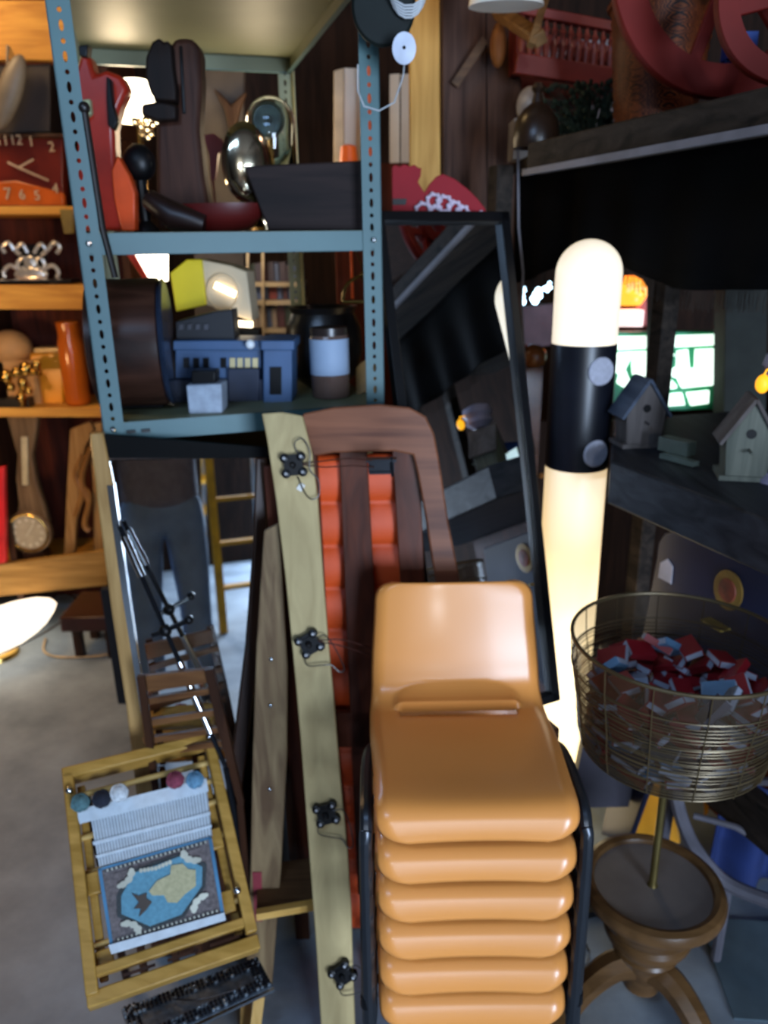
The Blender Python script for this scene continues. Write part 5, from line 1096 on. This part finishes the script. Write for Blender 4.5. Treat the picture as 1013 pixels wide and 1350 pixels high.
for i, (pts, lab) in enumerate((([(674, 384), (679, 382), (684, 381), (690, 382), (675, 391), (681, 390), (688, 390), (676, 399), (683, 399), (689, 398), (680, 404)], 'largest cluster of blue white lights, nearest the black mirror'), ([(704, 394), (707, 388), (710, 383), (711, 390), (706, 397)], 'middle cluster of blue white lights left of the glowing lamp'), ([(715, 382), (718, 380), (721, 378), (725, 373), (726, 379), (722, 383)], 'small ring of blue white lights touching the glowing lamp'))):
    g = G()
    for x, y in pts: g.ball(at(x, y, Y=3.9), .016 if i < 2 else .008, 8, 6)
    t = thing('string_light', lab, 'light', at(*pts[0], Y=3.9), 'clusters of string lights'); part('bulb_cluster', g, ledm, t)
    g = G(); g.tube([at(*p, Y=3.93) for p in pts], .004, 5); w0 = at(*pts[0], Y=3.93); g.tube([w0, V((w0.x, 4.27, 2.6))], .003, 5); part('cord', g, black, t)
g = G(); c = at(686, 462, Y=3.0); g.ball(c, (.035, .035, .03), 16, 10); g.bar(c, V((c.x, c.y, 0)), .05, .05); solo('red_lantern', g, plain('lantern_red', '#c8361c', .4), 'small red lantern on a post between the mirror and the lamp', 'lantern')
g = G(); c = at(704, 470, Y=2.9); g.ball(c, (.05, .05, .045), 20, 12); g.bar(c-V((0, 0, .04)), V((c.x, c.y, 0)), .06, .06); solo('brown_jar', g, plain('jar_umber', '#6b3f20', .2), 'round brown glazed jar right of the red lantern', 'jar')
slab('violet_panel', [(672, 408), (735, 400), (735, 455), (712, 457), (712, 1000), (706, 1000), (706, 457), (676, 458)], 3.6, .04, plain('panel_violet', '#6a5560', .6), 'dusky violet panel below the blue white lights', 'panel')
g = G(); g.pp([(704, 704), (722, 694), (722, 780), (714, 782)], 2.25, .02); solo('bluish_board', g, plain('board_pale_blue', '#b8d8f4', .4), 'pale blue white board edge just left of the glowing tube', 'board')
g = G(); g.ball(at(714, 627, Y=2.0), .008, 12, 8); g.tube([at(714, 627, Y=2.0), at(690, 622, Y=2.05), at(660, 650, Y=2.1), at(600, 690, Y=2.12)], .003, 6); solo('brass_curtain_rod', g, plain('rod_tan', '#8a6a48', .4), 'thin tan rod with a white knob crossing in front of the black mirror', 'rod')
g = G(); g.bar((.40, 3.0, .5), (2.6, 3.0, .5), 1.0, .03, (0, -1, 0)); solo('low_partition', g, barn, 'dark low wooden partition behind the stall', 'partition')

# ------------------------------------------------------------------ person with a phone, seen in the left mirror
pe = thing('person', 'person in blue jeans and grey pullover seen in the left mirror, taking the picture', 'person', V((-.22, -.38, 0)))
def skin(name, verts, edges, mat, par, sub=2, lab=None):
    me = bpy.data.meshes.new(name); ks = list(verts); ix = {k: i for i, k in enumerate(ks)}; off = wl(par)
    me.from_pydata([V(verts[k][0])-off for k in ks], [(ix[a], ix[b_]) for a, b_ in edges], [])
    o = bpy.data.objects.new(name, me); COL.objects.link(o); o.parent = par
    md = o.modifiers.new('skin', 'SKIN')
    sv = me.skin_vertices[0].data if me.skin_vertices else None
    if sv is None:
        bm = bmesh.new(); bm.from_mesh(me); bm.verts.layers.skin.verify(); bm.to_mesh(me); bm.free(); sv = me.skin_vertices[0].data
    for k in ks: r_ = verts[k][1]; sv[ix[k]].radius = r_ if isinstance(r_, tuple) else (r_, r_)
    for i, k in enumerate(ks): sv[i].use_root = (i == 0)
    md.use_smooth_shade = True; s2 = o.modifiers.new('sub', 'SUBSURF'); s2.levels = s2.render_levels = sub
    me.materials.append(mat)
    if lab: o['label'] = lab
    return o
skinm = plain('skin', '#c9977a', .5, var=.05); X0, Y0 = -.22, -.38; XH = -.01
hv = {'pelvis': ((X0, Y0, .98), .13), 'belly': ((X0, Y0, 1.12), (.14, .10)), 'chest': ((X0, Y0, 1.34), (.17, .11)), 'neck': ((X0, Y0, 1.52), .055), 'chin': ((X0, Y0+.02, 1.60), .062), 'head': ((X0, Y0, 1.69), .085), 'crown': ((X0, Y0-.01, 1.76), .06)}
he = [('pelvis', 'belly'), ('belly', 'chest'), ('chest', 'neck'), ('neck', 'chin'), ('chin', 'head'), ('head', 'crown')]
for s, S in ((-1, 'l'), (1, 'r')):
    hv.update({'sh'+S: ((X0+s*.18, Y0, 1.44), .06), 'el'+S: ((X0+s*.24, Y0+.06, 1.20), .042), 'wr'+S: ((XH+s*.10, Y0+.27, 1.53), .028), 'pa'+S: ((XH+s*.085, Y0+.305, 1.585), (.032, .018)),
               'hip'+S: ((X0+s*.09, Y0, .90), .085), 'kn'+S: ((X0+s*.11, Y0+.02, .50), .055), 'an'+S: ((X0+s*.12, Y0-.01, .09), .038), 'to'+S: ((X0+s*.14, Y0+.14, .03), (.035, .025))})
    he += [('chest', 'sh'+S), ('sh'+S, 'el'+S), ('el'+S, 'wr'+S), ('wr'+S, 'pa'+S), ('pelvis', 'hip'+S), ('hip'+S, 'kn'+S), ('kn'+S, 'an'+S), ('an'+S, 'to'+S)]
    for k in range(4):
        b_ = (XH+s*(.075-.0), Y0+.315, 1.575+.016*k); hv['f%d%s' % (k, S)] = (b_, .009); hv['g%d%s' % (k, S)] = ((b_[0]-s*.012, b_[1]+.018-.003*abs(k-1.5), b_[2]+.004), .008); hv['h%d%s' % (k, S)] = ((b_[0]-s*.026, b_[1]+.016, b_[2]+.006), .007)
        he += [('pa'+S, 'f%d%s' % (k, S)), ('f%d%s' % (k, S), 'g%d%s' % (k, S)), ('g%d%s' % (k, S), 'h%d%s' % (k, S))]
    hv['t1'+S] = ((XH+s*.07, Y0+.29, 1.575), .011); hv['t2'+S] = ((XH+s*.048, Y0+.292, 1.592), .009); he += [('pa'+S, 't1'+S), ('t1'+S, 't2'+S)]
skin('body', hv, he, skinm, pe)
den = plain('denim', '#6d88a6', .8, var=.25, scale=8, bump=.3)
jv = {'p': ((X0, Y0, .99), (.175, .135)), 'w': ((X0, Y0, 1.06), (.17, .125))}; je = [('p', 'w')]
for s, S in ((-1, 'l'), (1, 'r')):
    jv.update({'h'+S: ((X0+s*.095, Y0, .88), .112), 'm'+S: ((X0+s*.105, Y0+.01, .70), .098), 'k'+S: ((X0+s*.11, Y0+.02, .50), .080), 'c'+S: ((X0+s*.115, Y0, .30), .075), 'a'+S: ((X0+s*.12, Y0-.01, .09), .078)})
    je += [('p', 'h'+S), ('h'+S, 'm'+S), ('m'+S, 'k'+S), ('k'+S, 'c'+S), ('c'+S, 'a'+S)]
skin('jeans', jv, je, den, pe, lab='loose light blue jeans')
pv = {'w': ((X0, Y0, .92), (.195, .150)), 'b0': ((X0, Y0, 1.02), (.19, .148)), 'b': ((X0, Y0, 1.14), (.185, .135)), 'c': ((X0, Y0, 1.36), (.20, .135)), 'n': ((X0, Y0, 1.48), .08)}; pe_ = [('w', 'b0'), ('b0', 'b'), ('b', 'c'), ('c', 'n')]
for s, S in ((-1, 'l'), (1, 'r')):
    pv.update({'s'+S: ((X0+s*.185, Y0, 1.43), .08), 'e'+S: ((X0+s*.24, Y0+.06, 1.20), .06), 'r'+S: ((XH+s*.115-.02, Y0+.235, 1.48), .045)}); pe_ += [('c', 's'+S), ('s'+S, 'e'+S), ('e'+S, 'r'+S)]
skin('pullover', pv, pe_, plain('pullover_grey', '#6d6c74', .9, var=.15, scale=30), pe, lab='grey pullover')
for s in (-1, 1):
    g = G(); g.ball((X0+s*.135, Y0+.07, .045), (.052, .145, .05), 20, 12)
    for v in g.bm.verts: v.co.z = max(v.co.z, .002)
    part('shoe', g, plain('shoe_dark', '#2c2a2c', .5), pe)
    g = G(); g.ball((X0+s*.030, Y0+.083, 1.71), .011, 12, 8); part('eye', g, plain('eye_white', '#d8d4cc', .2), pe)
    g = G(); g.ball((X0+s*.090, Y0+.0, 1.68), (.012, .02, .032), 12, 8); part('ear', g, skinm, pe)
g = G(); g.ball((X0, Y0+.10, 1.675), (.014, .02, .026), 12, 8); part('nose', g, skinm, pe)
g = G(); g.ball((X0, Y0+.083, 1.625), (.026, .008, .006), 12, 8); part('mouth', g, plain('lips', '#a0584c', .5), pe)
g = G(); g.ball((X0, Y0-.02, 1.735), (.098, .105, .085), 24, 14)
for v in g.bm.verts:
    if v.co.y > Y0+.02 and v.co.z < 1.75: v.co.y = Y0+.02
part('hair', g, plain('hair_brown', '#3a2a1e', .8), pe)
g = G(); g.box((-.01, -.038, 1.625), (.075, .009, .158)); solo('smartphone', g, black, 'black smartphone held up in both hands by the person in the mirror', 'phone', bevel=.003)
# yellow ladder behind the person, glimpsed at the mirror's right edge
m_ = at(320, 760, pl=P1); d_ = (m_-CP).normalized(); o_ = d_-N1*2*d_.dot(N1); f_ = m_+o_*((-1.5-m_.y)/o_.y)
yl = thing('yellow_step_ladder', 'yellow step ladder mirrored at the right edge of the golden framed mirror', 'ladder', V((f_.x+.05, -1.5, 0)))
yy = plain('ladder_yellow', '#d9981c', .4); w0 = wl(yl)
for s in (-.2, .2):
    g = G(); g.bar(w0+V((s, 0, 0)), w0+V((s*.75, -.25, 1.5)), .05, .03); part('rail', g, yy, yl); g = G(); g.bar(w0+V((s, -.6, 0)), w0+V((s*.75, -.27, 1.5)), .03, .02); part('rear_leg', g, steel, yl)
for k in range(1, 6):
    f = k/5.4; g = G(); g.box(w0+V((0, -.25*f-.01, 1.5*f)), (.36-.09*f, .09, .022)); part('step', g, yy, yl)
# ------------------------------------------------------------------ light
w = bpy.data.worlds.new('world'); bpy.context.scene.world = w; w.use_nodes = True
w.node_tree.nodes['Background'].inputs['Color'].default_value = (.30, .42, .62, 1); w.node_tree.nodes['Background'].inputs['Strength'].default_value = .35
lamp('door_daylight', 'AREA', (2.1, -3.95, 1.1), 400, (.60, .76, 1), 1.5, (.4, -.3, .3), 2.0)
lamp('cool_overhead_fill', 'AREA', (-.9, -.6, 2.9), 27, (.42, .64, 1), 1.3, (-.7, .9, 0), .25)  # unseen cool fill added overhead to brighten the near floor
lamp('chair_glint_light', 'AREA', (.27, -3.88, 2.12), 26, (.85, .92, 1), .18, (.05, 1.3, .95))  # unseen light added so a small highlight falls on the chair back
lamp('bay_lamp', 'AREA', (-1.75, 2.75, 2.85), 15, (1, .66, .34), .4, (-1.8, 3.2, 1.0))
lamp('bay_floor_lamp', 'POINT', (-1.75, 2.35, 1.15), 17, (1, .58, .24), .08)
lamp('shade_light', 'POINT', pL1+V((0, -.12, 0)), 2.2, (1, .78, .5), .05)
lamp('side_lamp', 'POINT', (-1.0, 1.62, 1.56), 3, (1, .78, .5), .05)
lamp('loft_lamp', 'POINT', (.9, 1.75, 2.6), 3.5, (1, .70, .55), .06)
lamp('back_lamp', 'POINT', (-.35, 2.72, 1.95), 4, (1, .80, .52), .07)
lamp('post_fill', 'POINT', (-.06, 2.1, 2.35), 2.0, (1, .66, .28), .06)  # added warm light without a fixture, brightens the pale post
lamp('far_shelf_fill', 'POINT', (-.62, 3.2, 1.78), 6, (1, .8, .55), .06)  # added fill with no fixture, lifts the dark magazine shelf
cam_d.dof.use_dof = True; cam_d.dof.focus_distance = .75; cam_d.dof.aperture_fstop = 5.6
sc = bpy.context.scene
sc.view_settings.view_transform = 'Standard'; sc.view_settings.look = 'None'; sc.view_settings.exposure = 0; sc.view_settings.gamma = 1
